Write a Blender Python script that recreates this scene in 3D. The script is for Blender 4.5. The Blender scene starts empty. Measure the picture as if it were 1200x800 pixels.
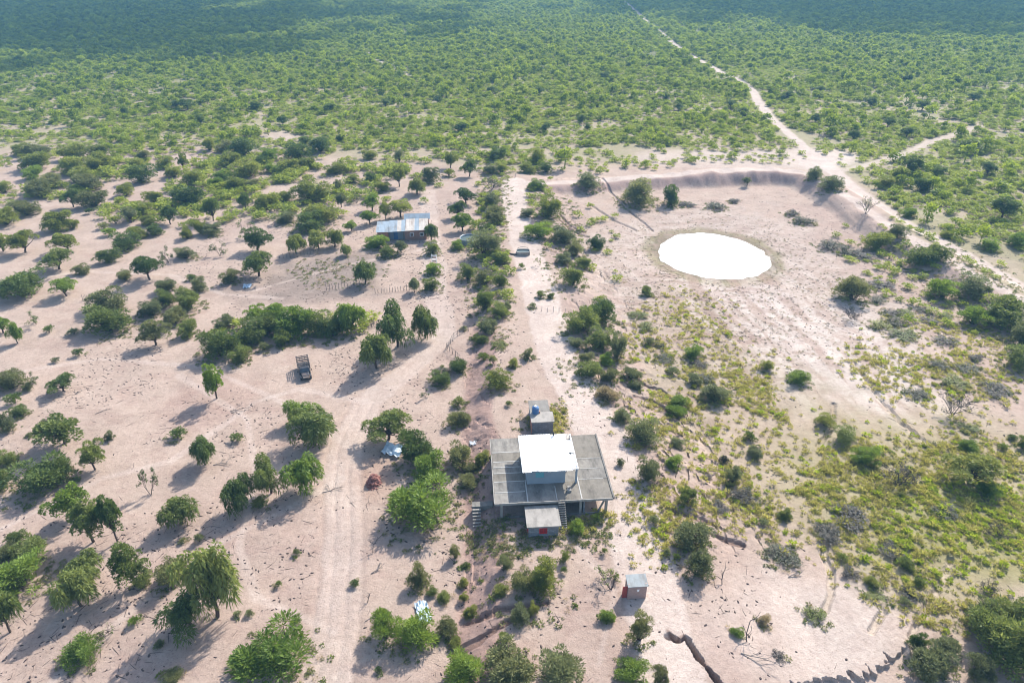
import bpy, math, random
import numpy as np

# ------------------------------------------------------------------ camera, light, exposure
SC = bpy.context.scene
COL = SC.collection
H = 62.0                       # drone height above the plain
PITCH = math.radians(30.0)
SUN_AZ = math.radians(33.0)    # to the right of the view direction (+Y)
SUN_EL = math.radians(40.0)
FPX = 800.0

cam_d = bpy.data.cameras.new('camera')
cam_d.sensor_width = 36.0
cam_d.lens = 24.0
cam_d.clip_start = 0.5
cam_d.clip_end = 12000.0
cam = bpy.data.objects.new('camera', cam_d)
COL.objects.link(cam)
cam.location = (0, 0, H)
cam.rotation_euler = (math.pi / 2 - PITCH, 0, 0)
SC.camera = cam

world = bpy.data.worlds.new('World')
SC.world = world
world.use_nodes = True
wn = world.node_tree
wn.nodes.clear()
wo = wn.nodes.new('ShaderNodeOutputWorld')
wb = wn.nodes.new('ShaderNodeBackground')
ws = wn.nodes.new('ShaderNodeTexSky')
ws.sky_type = 'NISHITA'
ws.sun_disc = False
ws.sun_elevation = SUN_EL
ws.sun_rotation = SUN_AZ
ws.air_density = 1.0
ws.dust_density = 1.5
wb.inputs['Strength'].default_value = 0.15
wn.links.new(ws.outputs[0], wb.inputs[0])
wn.links.new(wb.outputs[0], wo.inputs[0])

sun_d = bpy.data.lights.new('sun', 'SUN')
sun_d.energy = 3.9
sun_d.angle = math.radians(0.9)
sun_d.color = (1.0, 0.95, 0.88)
sun = bpy.data.objects.new('sun', sun_d)
COL.objects.link(sun)
SUNV = (math.sin(SUN_AZ) * math.cos(SUN_EL), math.cos(SUN_AZ) * math.cos(SUN_EL), math.sin(SUN_EL))
from mathutils import Vector, Matrix
sun.rotation_euler = Vector(SUNV).to_track_quat('Z', 'Y').to_euler()
sun.location = (0, 0, 300)

SC.view_settings.view_transform = 'Standard'
SC.view_settings.look = 'None'
SC.view_settings.gamma = 1.0
SC.view_settings.use_curve_mapping = False
SC.view_settings.exposure = 1.14
SC.cycles.max_bounces = 6
SC.cycles.transparent_max_bounces = 12
SC.cycles.volume_bounces = 1
SC.cycles.pixel_filter_type = 'BLACKMAN_HARRIS'
SC.cycles.filter_width = 1.05

R = math.radians
rng = np.random.default_rng(7)
random.seed(7)

# ------------------------------------------------------------------ measuring from the photograph
CP, SP = math.cos(PITCH), math.sin(PITCH)

def P0(px, py, z=0.0):
    u = px - 600.0
    v = py - 400.0
    fy = FPX * CP - v * SP
    fz = -(FPX * SP + v * CP)
    k = (z - H) / fz
    return np.array([u * k, fy * k, z])

def proj(x, y, z):
    dz = z - H
    depth = y * CP - dz * SP
    depth = np.maximum(depth, 1.0)
    up = y * SP + dz * CP
    return 600.0 + FPX * x / depth, 400.0 - FPX * up / depth

def sstep(t):
    t = np.clip(t, 0, 1)
    return t * t * (3 - 2 * t)

# ------------------------------------------------------------------ value noise
_LAT = np.random.default_rng(3).random((256, 256))

def vnoise(x, y):
    xi = np.floor(x).astype(int)
    yi = np.floor(y).astype(int)
    fx = x - xi
    fy = y - yi
    fx = fx * fx * (3 - 2 * fx)
    fy = fy * fy * (3 - 2 * fy)
    a = _LAT[xi & 255, yi & 255]
    b = _LAT[(xi + 1) & 255, yi & 255]
    c = _LAT[xi & 255, (yi + 1) & 255]
    d = _LAT[(xi + 1) & 255, (yi + 1) & 255]
    return (a * (1 - fx) + b * fx) * (1 - fy) + (c * (1 - fx) + d * fx) * fy

def fbm(x, y, o=3):
    s = 0
    a = 0.5
    for i in range(o):
        s = s + a * vnoise(x + 17.3 * i, y - 9.1 * i)
        x, y = x * 2.03, y * 2.03
        a *= 0.5
    return s / (1 - 0.5 ** o)

# ------------------------------------------------------------------ terrain
def wpoly(pts, z):
    return np.array([P0(p[0], p[1], z)[:2] for p in pts])

def pl_dist(x, y, W, vals=None):
    """distance to a polyline, side (+ = right of travel), value interpolated along it, travel fraction"""
    best = np.full(x.shape, 1e9)
    side = np.zeros(x.shape)
    val = np.zeros(x.shape)
    tt = np.zeros(x.shape)
    n = len(W) - 1
    for i in range(n):
        a, b = W[i], W[i + 1]
        d = b - a
        l2 = max(float(d @ d), 1e-9)
        t = np.clip(((x - a[0]) * d[0] + (y - a[1]) * d[1]) / l2, 0, 1)
        qx = x - (a[0] + t * d[0])
        qy = y - (a[1] + t * d[1])
        q = np.hypot(qx, qy)
        m = q < best
        best = np.where(m, q, best)
        side = np.where(m, np.sign(d[1] * qx - d[0] * qy), side)
        tt = np.where(m, (i + t) / n, tt)
        if vals is not None:
            val = np.where(m, vals[i] * (1 - t) + vals[i + 1] * t, val)
    return best, side, val, tt

LB = [(603, 212, 2.5), (600, 240, 3.5), (605, 280, 5), (615, 310, 6), (622, 350, 6.5), (632, 420, 7.5), (645, 480, 8.5),
      (668, 540, 9.5), (684, 600, 10), (692, 660, 9.5), (700, 720, 9.5), (705, 790, 9.5), (710, 900, 9.5)][::-1]
LBW = wpoly(LB, 1.4)
LBV = [p[2] for p in LB]
FB = [(603, 212, 0.8), (640, 211, 1.2), (700, 209, 1.5), (760, 206, 2.0), (830, 203, 2.8), (900, 201, 3.0), (945, 205, 2.9), (985, 225, 2.4),
      (1035, 258, 2.0), (1090, 290, 1.7), (1150, 322, 1.6), (1210, 352, 1.5), (1300, 405, 1.0)]
FBW = wpoly(FB, 2.2)
FBV = [p[2] for p in FB]
PZ = -0.9
PC = P0(835, 298.5, PZ)[:2]
PRX = (P0(900.5, 300, PZ)[0] - P0(768, 300, PZ)[0]) / 2
PRY = (P0(835, 271, PZ)[1] - P0(835, 327.5, PZ)[1]) / 2
GULLY = wpoly([(782, 742), (792, 752), (801, 748), (808, 757), (817, 770), (828, 784), (838, 796), (850, 812), (862, 830)], 0.9)
SCARP = wpoly([(915, 808), (955, 797), (985, 793), (1005, 788), (1025, 781), (1040, 770), (1052, 762), (1066, 758)], 0.0)
CREEKS = [wpoly(c, 0) for c in (
    [(1085, 785), (1074, 765), (1068, 745), (1080, 722), (1093, 702), (1105, 680), (1115, 655)],
    [(966, 715), (974, 695), (975, 672), (966, 650), (968, 630)],
    [(1022, 738), (1036, 715), (1034, 700)],
    [(1005, 425), (1018, 445), (1035, 468), (1055, 492), (1085, 515), (1120, 535)],
    [(705, 215), (735, 245), (765, 268)],
    [(690, 238), (720, 258), (745, 268)],
    [(978, 470), (975, 500), (960, 520)])]
SMALL_GULLIES = [wpoly(c, 0.6) for c in (
    [(742, 440), (756, 449), (775, 452), (786, 462)],
    [(743, 465), (762, 466), (775, 473), (790, 480)],
    [(655, 248), (668, 262), (686, 268)], [(655, 256), (672, 268), (690, 274)],
    [(780, 605), (800, 606), (822, 612), (840, 618)],
    [(832, 627), (850, 632), (872, 636)],
    [(640, 712), (610, 716), (575, 722), (545, 728)],
    [(600, 732), (560, 752), (530, 762)])]

def terrain(x, y):
    x = np.asarray(x, float)
    y = np.asarray(y, float)
    h = 0.5 * (fbm(x / 40, y / 40, 2) - 0.5) + 0.16 * (fbm(x / 6, y / 6, 3) - 0.5)
    near = (np.abs(x) < 260) & (y > 15) & (y < 330)
    far = ~near
    h = h + np.where(y > 300, 3.0 * (fbm(x / 260 + 5, y / 260, 2) - 0.5) * sstep((y - 300) / 300), 0)
    if far.all():
        return h
    X, Y = x[near], y[near]
    g = h[near].copy()
    # basin between the banks
    r = np.hypot((X - PC[0] - 4) / 46, (Y - PC[1] + 18) / 62)
    g -= 0.7 * sstep(1.25 - r)
    # left bank
    d, s, hw, t = pl_dist(X, Y, LBW, LBV)
    wob = 2.0 * (fbm(X / 7, Y / 7, 2) - 0.5)
    dl = d - hw + wob
    bank = np.where(s < 0, sstep(1 - dl / 5.0), sstep(1 - dl / 13.0))
    g += 1.5 * bank
    # terraced rills on the bank's slopes
    m = sstep(dl / 1.5) * sstep((15 - dl) / 5) * sstep((Y - 54) / 8) * (s > 0) + 0.8 * sstep((dl + 0.5) / 1.5) * sstep((6 - dl) / 2) * (s < 0)
    m = m * sstep((190 - Y) / 15)
    saw = (dl / 2.2 + 3.0 * fbm(X / 3.2, Y / 4.5, 3)) % 1.0
    g += 0.30 * (fbm(X / 1.1, Y / 0.8, 2) - 0.5) * np.clip(m, 0, 1)
    g -= 0.30 * saw * m * sstep((fbm(X / 1.8 + 40, Y / 2.2, 3) - 0.50) * 8)
    # far bank
    d, s, hb, t = pl_dist(X, Y, FBW, FBV)
    crest = 2.2
    rill = 0.9 * (fbm(X / 1.6, Y / 9, 2) - 0.5)
    d = d + 1.8 * (fbm(X / 7 + 12, Y / 7, 2) - 0.5)
    b2 = sstep(1 - (d - crest) / np.where(s > 0, 5.5, 7.0))
    g = np.maximum(g, g * (1 - b2) + b2 * hb * (0.82 + 0.36 * fbm(X / 5, Y / 5, 2)) + rill * b2 * (1 - b2) * 3)
    # inner berm step below the far bank
    # pond bowl
    ang = np.arctan2(Y - PC[1], X - PC[0])
    rr = 1.045 * np.hypot((X - PC[0]) / PRX, (Y - PC[1]) / PRY) + 0.10 * (fbm(X / 2.0, Y / 2.0, 3) - 0.5) + 0.02 * np.sin(3 * ang)
    bowl = PZ + 0.5 * np.clip(rr - 1, -0.8, 2)
    k = sstep((rr - 1.1) / 0.9)
    g = np.where(rr < 2.0, bowl * (1 - k) + g * k, g)
    # bottom gully
    gw = fbm(X / 1.4 + 3, Y / 1.4, 2) - .5
    d, s, _, t = pl_dist(X + 1.1 * gw, Y + 1.0 * (fbm(X / 1.4, Y / 1.4 + 8, 2) - .5), GULLY)
    w = -0.10 + 0.50 * (fbm(X / 0.7, Y / 0.7, 2)) + 0.08 * t
    g -= 1.0 * sstep(1 - (d - w) / 0.2) * sstep(t * 14)
    # collapsed bank, lower right
    d, s, _, t = pl_dist(X, Y, SCARP)
    sd = d * s
    uj = (X * 0.9 + 0.5 * Y) / 1.15 + 1.7 * fbm(X / 2.3, Y / 2.3, 2)
    jag = 0.75 * (np.abs(uj % 1.0 - 0.5) * 2 - 0.5) * sstep(2.4 * (fbm(X / 1.7 + 9, Y / 1.7, 2) - 0.15)) + 1.5 * (fbm(X / 0.9, Y / 0.9, 3) - .5)
    e = sd + jag
    g -= 0.5 * sstep(e / 0.22) * sstep((8 - e) / 6) * sstep(t * 10) * sstep((1 - t) * 10 + 0.05)
    for i, c in enumerate(CREEKS):
        d, s, _, t = pl_dist(X, Y, c)
        w = 0.02 + 0.4 * fbm(X / 1.5 + i, Y / 1.5, 2)
        g -= 0.34 * sstep(1 - (d - w) / 0.3)
    for i, c in enumerate(SMALL_GULLIES):
        d, s, _, t = pl_dist(X, Y, c)
        d = d + 0.7 * (fbm(X / 1.2 + i, Y / 1.2, 2) - 0.5)
        w = 0.25 * sstep(t * 6) * sstep((1 - t) * 6)
        g -= 0.4 * sstep(1 - (d - w) / 0.3)
    # ruts of the sandy track at the lower left
    d, s, _, t = pl_dist(X, Y, TRACK_LEFT)
    g -= 0.05 * np.exp(-((d - 0.9) / 0.3) ** 2) + 0.05 * np.exp(-((d - 2.4) / 0.4) ** 2)
    # level pad below the house
    u = (X - HO[0]) * CA + (Y - HO[1]) * SA
    v = -(X - HO[0]) * SA + (Y - HO[1]) * CA
    q = np.maximum(np.maximum(0.8 - u, u - 13.5), np.maximum(0.8 - v, v - 12))
    pad = sstep(1 - q / 2.0)
    g = g * (1 - pad) + 1.25 * pad
    h[near] = g
    return h

HO = P0(580, 590, 3.9)[:2]      # front left corner of the house slab
HA = R(4.1)
CA, SA = math.cos(HA), math.sin(HA)
TRACK_LEFT = wpoly([(378, 830), (386, 780), (393, 740), (398, 680), (402, 620), (400, 560), (405, 520), (430, 470), (480, 432), (520, 392)], 0)

def G(px, py):
    """where a pixel of the photograph meets the terrain"""
    z = 0.0
    for _ in range(5):
        p = P0(px, py, z)
        z = float(terrain(np.array([p[0]]), np.array([p[1]]))[0])
    p = P0(px, py, z)
    return float(p[0]), float(p[1]), z

def tz(x, y):
    return float(terrain(np.array([x]), np.array([y]))[0])

# ------------------------------------------------------------------ materials
def newmat(name):
    m = bpy.data.materials.new(name)
    m.use_nodes = True
    nt = m.node_tree
    nt.nodes.clear()
    out = nt.nodes.new('ShaderNodeOutputMaterial')
    return m, nt, out

def mat(name, col, rough=0.8, var=0.25, scale=3.0, bump=0.15, metal=0.0, stain=None, spec=0.3, brick=None):
    m, nt, out = newmat(name)
    N, Lk = nt.nodes, nt.links
    b = N.new('ShaderNodeBsdfPrincipled')
    b.inputs['Roughness'].default_value = rough
    b.inputs['Metallic'].default_value = metal
    b.inputs['Specular IOR Level'].default_value = spec
    tc = N.new('ShaderNodeTexCoord')
    nz = N.new('ShaderNodeTexNoise')
    nz.inputs['Scale'].default_value = scale
    nz.inputs['Detail'].default_value = 6
    nz.inputs['Roughness'].default_value = 0.65
    Lk.new(tc.outputs['Object'], nz.inputs['Vector'])
    mx = N.new('ShaderNodeMix')
    mx.data_type = 'RGBA'
    mx.inputs['A'].default_value = (*[c * (1 - var) for c in col], 1)
    mx.inputs['B'].default_value = (*[min(1, c * (1 + var)) for c in col], 1)
    Lk.new(nz.outputs['Fac'], mx.inputs['Factor'])
    cur = mx.outputs['Result']
    if stain:
        n2 = N.new('ShaderNodeTexNoise')
        n2.inputs['Scale'].default_value = scale * 0.25
        n2.inputs['Detail'].default_value = 8
        n2.inputs['Roughness'].default_value = 0.7
        mps = N.new('ShaderNodeMapping')
        mps.inputs['Scale'].default_value = (2.4, 0.8, 1.0)
        Lk.new(tc.outputs['Object'], mps.inputs['Vector'])
        Lk.new(mps.outputs[0], n2.inputs['Vector'])
        rp = N.new('ShaderNodeValToRGB')
        rp.color_ramp.elements[0].position = 0.46
        rp.color_ramp.elements[1].position = 0.68
        Lk.new(n2.outputs['Fac'], rp.inputs['Fac'])
        m2 = N.new('ShaderNodeMix')
        m2.data_type = 'RGBA'
        m2.inputs['B'].default_value = (*stain, 1)
        Lk.new(cur, m2.inputs['A'])
        Lk.new(rp.outputs['Color'], m2.inputs['Factor'])
        cur = m2.outputs['Result']
    hgt = nz.outputs['Fac']
    if brick:
        bt = N.new('ShaderNodeTexBrick')
        bw, bh, mort = brick
        bt.inputs['Scale'].default_value = 1.0
        bt.inputs['Brick Width'].default_value = bw
        bt.inputs['Row Height'].default_value = bh
        bt.inputs['Mortar Size'].default_value = 0.018
        bt.inputs['Color1'].default_value = (0.75, 0.75, 0.75, 1)
        bt.inputs['Color2'].default_value = (1.1, 1.1, 1.1, 1)
        bt.inputs['Mortar'].default_value = (mort, mort, mort, 1)
        mp = N.new('ShaderNodeMapping')
        mp.inputs['Rotation'].default_value = (R(90), 0, 0)
        Lk.new(tc.outputs['Object'], mp.inputs['Vector'])
        sx = N.new('ShaderNodeSeparateXYZ')
        cx = N.new('ShaderNodeCombineXYZ')
        ad = N.new('ShaderNodeMath')
        ad.operation = 'ADD'
        Lk.new(tc.outputs['Object'], sx.inputs[0])
        Lk.new(sx.outputs['X'], ad.inputs[0])
        Lk.new(sx.outputs['Y'], ad.inputs[1])
        Lk.new(ad.outputs[0], cx.inputs['X'])
        Lk.new(sx.outputs['Z'], cx.inputs['Y'])
        Lk.new(cx.outputs[0], bt.inputs['Vector'])
        mm = N.new('ShaderNodeMix')
        mm.data_type = 'RGBA'
        mm.blend_type = 'MULTIPLY'
        mm.inputs['Factor'].default_value = 1.0
        Lk.new(cur, mm.inputs['A'])
        Lk.new(bt.outputs['Color'], mm.inputs['B'])
        cur = mm.outputs['Result']
    Lk.new(cur, b.inputs['Base Color'])
    if bump:
        bp = N.new('ShaderNodeBump')
        bp.inputs['Strength'].default_value = bump
        bp.inputs['Distance'].default_value = 0.05
        Lk.new(hgt, bp.inputs['Height'])
        Lk.new(bp.outputs['Normal'], b.inputs['Normal'])
    Lk.new(b.outputs[0], out.inputs['Surface'])
    return m

def leafmat(name, c1, c2, trans=0.35, spec=0.2):
    """foliage: colour runs between two greens by plant and by leaf"""
    m, nt, out = newmat(name)
    N, Lk = nt.nodes, nt.links
    at = N.new('ShaderNodeAttribute')
    at.attribute_name = 'leaf'
    oi = N.new('ShaderNodeObjectInfo')
    mth = N.new('ShaderNodeMath')
    mth.operation = 'MULTIPLY_ADD'
    mth.inputs[1].default_value = 0.55
    m2 = N.new('ShaderNodeMath')
    m2.operation = 'MULTIPLY'
    m2.inputs[1].default_value = 0.45
    Lk.new(oi.outputs['Random'], m2.inputs[0])
    Lk.new(at.outputs['Fac'], mth.inputs[0])
    Lk.new(m2.outputs[0], mth.inputs[2])
    mx = N.new('ShaderNodeMix')
    mx.data_type = 'RGBA'
    mx.inputs['A'].default_value = (*c1, 1)
    mx.inputs['B'].default_value = (*c2, 1)
    Lk.new(mth.outputs[0], mx.inputs['Factor'])
    b = N.new('ShaderNodeBsdfPrincipled')
    b.inputs['Roughness'].default_value = 0.55
    b.inputs['Specular IOR Level'].default_value = spec
    t = N.new('ShaderNodeBsdfTranslucent')
    hs = N.new('ShaderNodeHueSaturation')
    hs.inputs['Hue'].default_value = 0.49
    hs.inputs['Saturation'].default_value = 1.1
    hs.inputs['Value'].default_value = 1.7
    Lk.new(mx.outputs['Result'], b.inputs['Base Color'])
    Lk.new(mx.outputs['Result'], hs.inputs['Color'])
    Lk.new(hs.outputs['Color'], t.inputs['Color'])
    ms = N.new('ShaderNodeMixShader')
    ms.inputs[0].default_value = trans
    Lk.new(b.outputs[0], ms.inputs[1])
    Lk.new(t.outputs[0], ms.inputs[2])
    Lk.new(ms.outputs[0], out.inputs['Surface'])
    return m

M = {}
M['concrete'] = mat('grey_concrete', (0.190, 0.177, 0.156), 0.9, 0.45, 1.7, 0.3, stain=(0.085, 0.078, 0.068))
M['pale_concrete'] = mat('pale_concrete', (0.285, 0.262, 0.232), 0.9, 0.3, 1.7, 0.25, stain=(0.15, 0.138, 0.122))
M['joint'] = mat('mortar_joint', (0.36, 0.35, 0.325), 0.9, 0.3, 5)
M['block'] = mat('concrete_block', (0.235, 0.24, 0.255), 0.9, 0.22, 2.0, 0.2, brick=(0.42, 0.21, 0.6))
M['plaster'] = mat('blue_grey_plaster', (0.22, 0.255, 0.285), 0.85, 0.15, 1.5, 0.1)
M['whitemetal'] = mat('white_roof_metal', (0.66, 0.66, 0.655), 0.5, 0.10, 2.0, 0.05, spec=0.4, stain=(0.42, 0.40, 0.37))
M['tin'] = mat('pale_blue_tin', (0.235, 0.285, 0.325), 0.8, 0.28, 1.2, 0.05, metal=0.0, spec=0.15, stain=(0.17, 0.18, 0.18))
M['rusty_tin'] = mat('weathered_tin', (0.38, 0.345, 0.305), 0.7, 0.25, 1.2, 0.05, metal=0.0, stain=(0.22, 0.175, 0.14))
M['brick'] = mat('red_brick', (0.33, 0.155, 0.11), 0.9, 0.3, 3.0, 0.25, brick=(0.28, 0.09, 1.3))
M['brownbrick'] = mat('brown_brick', (0.22, 0.13, 0.10), 0.9, 0.3, 3.0, 0.25, brick=(0.28, 0.09, 1.3))
M['loosebrick'] = mat('loose_red_brick', (0.27, 0.125, 0.10), 0.9, 0.4, 6.0, 0.2)
M['pinkbrick'] = mat('rendered_brick', (0.33, 0.23, 0.20), 0.9, 0.2, 2.5, 0.2, brick=(0.3, 0.12, 1.2))
M['red'] = mat('red_paint', (0.55, 0.03, 0.035), 0.5, 0.12, 4)
M['teal'] = mat('teal_shutter', (0.12, 0.30, 0.33), 0.4, 0.15, 3)
M['dark'] = mat('dark_opening', (0.03, 0.03, 0.035), 0.8, 0.2, 4)
M['bluetank'] = mat('blue_plastic', (0.07, 0.15, 0.29), 0.5, 0.1, 3)
M['blackpaint'] = mat('dark_truck_paint', (0.035, 0.037, 0.045), 0.5, 0.3, 2.5, 0.05, stain=(0.11, 0.085, 0.075))
M['rubber'] = mat('tyre_rubber', (0.02, 0.02, 0.02), 0.85, 0.2, 5)
M['glass'] = mat('dark_glass', (0.05, 0.06, 0.07), 0.12, 0.1, 2, 0, spec=0.6)
M['chrome'] = mat('dull_chrome', (0.5, 0.5, 0.5), 0.35, 0.1, 4, 0, metal=0.8)
M['greywood'] = mat('weathered_wood', (0.17, 0.145, 0.13), 0.9, 0.35, 6.0, 0.2)
M['bark'] = mat('brown_bark', (0.075, 0.055, 0.045), 0.95, 0.35, 6.0, 0.3)
M['twig'] = mat('grey_twig', (0.050, 0.043, 0.045), 0.95, 0.3, 4.0, 0.0)
M['rock'] = mat('pale_stone', (0.42, 0.37, 0.34), 0.9, 0.25, 5.0, 0.3)
M['debris'] = mat('dark_debris', (0.085, 0.062, 0.055), 0.95, 0.4, 1.0, 0.0)
M['tarp'] = mat('pale_blue_sheet', (0.42, 0.50, 0.56), 0.6, 0.12, 2.0, 0.2, spec=0.4)
M['dulltin'] = mat('dull_grey_tin', (0.27, 0.29, 0.285), 0.75, 0.25, 2.0, 0.05, stain=(0.19, 0.18, 0.165))
M['white'] = mat('white_paint', (0.8, 0.8, 0.78), 0.6, 0.06, 3)
M['pipe'] = mat('dark_pipe', (0.06, 0.045, 0.04), 0.7, 0.2, 4)
M['tankwater'] = mat('tank_water', (0.10, 0.13, 0.13), 0.08, 0.1, 2, 0.02, spec=0.5)
LM = {
    'b': leafmat('bright_green_leaves', (0.056, 0.105, 0.016), (0.235, 0.310, 0.060)),
    'g': leafmat('mid_green_leaves', (0.052, 0.085, 0.020), (0.225, 0.255, 0.075)),
    'd': leafmat('dark_green_leaves', (0.030, 0.058, 0.016), (0.150, 0.195, 0.054), 0.32),
    'o': leafmat('olive_leaves', (0.075, 0.090, 0.032), (0.230, 0.235, 0.095)),
    'y': leafmat('yellow_green_leaves', (0.11, 0.14, 0.030), (0.26, 0.27, 0.075)),
    'k': leafmat('grey_green_leaves', (0.070, 0.085, 0.036), (0.215, 0.235, 0.105), 0.32),
    'h': leafmat('light_olive_green_leaves', (0.070, 0.095, 0.018), (0.270, 0.295, 0.075), 0.36),
    'v': leafmat('dusky_leaves', (0.030, 0.034, 0.026), (0.085, 0.092, 0.050), 0.2),
    's': leafmat('dry_straw_leaves', (0.22, 0.18, 0.09), (0.40, 0.33, 0.19)),
    'n': leafmat('dark_twiggy_leaves', (0.016, 0.015, 0.016), (0.050, 0.048, 0.034), 0.12),
}
M['scrubleaf'] = leafmat('scrub_leaves', (0.052, 0.088, 0.012), (0.310, 0.370, 0.060), 0.37)
M['brightscrub'] = leafmat('light_scrub_leaves', (0.115, 0.160, 0.024), (0.350, 0.385, 0.085), 0.36)
M['tuft'] = leafmat('tussock_leaves', (0.20, 0.20, 0.050), (0.50, 0.46, 0.15), 0.33)
M['herb'] = leafmat('herb_leaves', (0.15, 0.20, 0.030), (0.38, 0.44, 0.07), 0.37)

# ------------------------------------------------------------------ mesh helpers
class MB:
    def __init__(self):
        self.v = []
        self.f = []
        self.mi = []
        self.cur = 0
    def add(self, vs, fs):
        o = len(self.v)
        self.v += [tuple(map(float, p)) for p in vs]
        self.f += [tuple(i + o for i in f) for f in fs]
        self.mi += [self.cur] * len(fs)
        return self
    def box(self, x0, x1, y0, y1, z0, z1):
        return self.add([(x0, y0, z0), (x1, y0, z0), (x1, y1, z0), (x0, y1, z0), (x0, y0, z1), (x1, y0, z1), (x1, y1, z1), (x0, y1, z1)],
                        [(0, 3, 2, 1), (4, 5, 6, 7), (0, 1, 5, 4), (1, 2, 6, 5), (2, 3, 7, 6), (3, 0, 4, 7)])
    def hexa(self, b, t):
        return self.add(list(b) + list(t), [(0, 3, 2, 1), (4, 5, 6, 7), (0, 1, 5, 4), (1, 2, 6, 5), (2, 3, 7, 6), (3, 0, 4, 7)])
    def tube(self, pts, rads, n=6, cap=True):
        vs = []
        fs = []
        pts = [Vector(p) for p in pts]
        for i, p in enumerate(pts):
            d = (pts[min(i + 1, len(pts) - 1)] - pts[max(i - 1, 0)]).normalized()
            a = d.orthogonal().normalized()
            b = d.cross(a)
            for k in range(n):
                t = 2 * math.pi * k / n
                vs.append(p + (a * math.cos(t) + b * math.sin(t)) * rads[i])
        for i in range(len(pts) - 1):
            for k in range(n):
                k2 = (k + 1) % n
                fs.append((i * n + k, i * n + k2, (i + 1) * n + k2, (i + 1) * n + k))
        if cap:
            fs.append(tuple(range(n))[::-1])
            fs.append(tuple((len(pts) - 1) * n + k for k in range(n)))
        return self.add(vs, fs)
    def cyl(self, c, r, h, n=20, axis='z'):
        c = Vector(c)
        d = {'x': Vector((1, 0, 0)), 'y': Vector((0, 1, 0)), 'z': Vector((0, 0, 1))}[axis]
        return self.tube([c, c + d * h], [r, r], n)
    def mesh(self, name, mats, smooth=False):
        me = bpy.data.meshes.new(name)
        me.from_pydata(self.v, [], self.f)
        for m in (mats if isinstance(mats, (list, tuple)) else [mats]):
            me.materials.append(m)
        if any(self.mi):
            me.polygons.foreach_set('material_index', self.mi)
        if smooth:
            me.polygons.foreach_set('use_smooth', [True] * len(me.polygons))
        me.update()
        return me
    def build(self, name, mats, parent=None, loc=(0, 0, 0), rz=0.0, smooth=False, bevel=0):
        o = bpy.data.objects.new(name, self.mesh(name, mats, smooth))
        COL.objects.link(o)
        o.parent = parent
        o.location = loc
        o.rotation_euler = (0, 0, rz)
        if bevel:
            bm = o.modifiers.new('bevel', 'BEVEL')
            bm.width = bevel
            bm.segments = 2
        return o

def tag(o, label=None, cat=None, group=None, kind=None):
    if label:
        o['label'] = label
    if cat:
        o['category'] = cat
    if group:
        o['group'] = group
    if kind:
        o['kind'] = kind
    return o

def empty(name, loc, rz=0.0, label=None, cat=None, group=None, scale=None):
    o = bpy.data.objects.new(name, None)
    COL.objects.link(o)
    o.location = loc
    o.rotation_euler = (0, 0, rz)
    if scale is not None:
        o.scale = scale
    o.empty_display_size = 0.3
    return tag(o, label, cat, group)

def arrmesh(name, V, F, mats, attr=None):
    """quads from arrays"""
    me = bpy.data.meshes.new(name)
    nv, nf = len(V), len(F)
    me.vertices.add(nv)
    me.vertices.foreach_set('co', np.asarray(V, np.float32).ravel())
    k = F.shape[1]
    me.loops.add(nf * k)
    me.loops.foreach_set('vertex_index', np.asarray(F, np.int32).ravel())
    me.polygons.add(nf)
    me.polygons.foreach_set('loop_start', np.arange(0, nf * k, k, dtype=np.int32))
    for m in (mats if isinstance(mats, (list, tuple)) else [mats]):
        me.materials.append(m)
    if attr is not None:
        a = me.attributes.new('leaf', 'FLOAT', 'FACE')
        a.data.foreach_set('value', np.asarray(attr, np.float32))
    me.update(calc_edges=True)
    me.validate()
    return me

def Gs(px, py):
    px = np.asarray(px, float)
    py = np.asarray(py, float)
    u = px - 600.0
    v = py - 400.0
    fy = FPX * CP - v * SP
    fz = -(FPX * SP + v * CP)
    z = np.zeros(px.shape)
    for _ in range(6):
        k = (z - H) / fz
        z = terrain(u * k, fy * k)
    k = (z - H) / fz
    return u * k, fy * k, z

# ------------------------------------------------------------------ the ground: one sheet out to the horizon
def axis_lines(segs, tail, lim):
    out = []
    for a, b, st in segs:
        n = max(1, int(round((b - a) / st)))
        out += list(np.linspace(a, b, n, endpoint=False))
    out.append(segs[-1][1])
    st = segs[-1][2]
    v = out[-1]
    while v < lim:
        st *= tail
        v += st
        out.append(min(v, lim))
    return np.array(out)

LIM = 3600.0
xp = axis_lines([(0, 48, 0.21), (48, 95, 0.36), (95, 140, 0.8)], 1.16, LIM)
xr = axis_lines([(0, 12, 0.21), (12, 43, 0.105), (43, 48, .21), (48, 95, 0.36), (95, 140, 0.8)], 1.16, LIM)
gx = np.concatenate([-xp[:0:-1], xr])
gy = axis_lines([(22, 36, 0.2), (36, 46, 0.10), (46, 95, 0.26), (95, 160, 0.36), (160, 235, 0.5), (235, 420, 2.5)], 1.10, LIM)
gyb = axis_lines([(-22, 60, 4)], 1.3, LIM)
gy = np.concatenate([-gyb[::-1][:-1], np.array([-gyb[0]]), gy])
gy = np.unique(gy)
GX, GY = np.meshgrid(gx, gy)
fxv, fyv = GX.ravel(), GY.ravel()
fzv = terrain(fxv, fyv)
nx, ny = len(gx), len(gy)
ii = (np.arange(ny - 1)[:, None] * nx + np.arange(nx - 1)[None, :]).ravel()
quads = np.stack([ii, ii + 1, ii + nx + 1, ii + nx], 1)

# colours of the soil (sand, bare bank, grassy soil, silt; gully darkness painted in)
ppx, ppy = proj(fxv, fyv, fzv)
n1 = fbm(fxv / 12, fyv / 12, 3)
n2 = fbm(fxv / 3 + 31, fyv / 3, 3)
n3 = fbm(fxv / 45 + 7, fyv / 45 + 3, 3)

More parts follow.
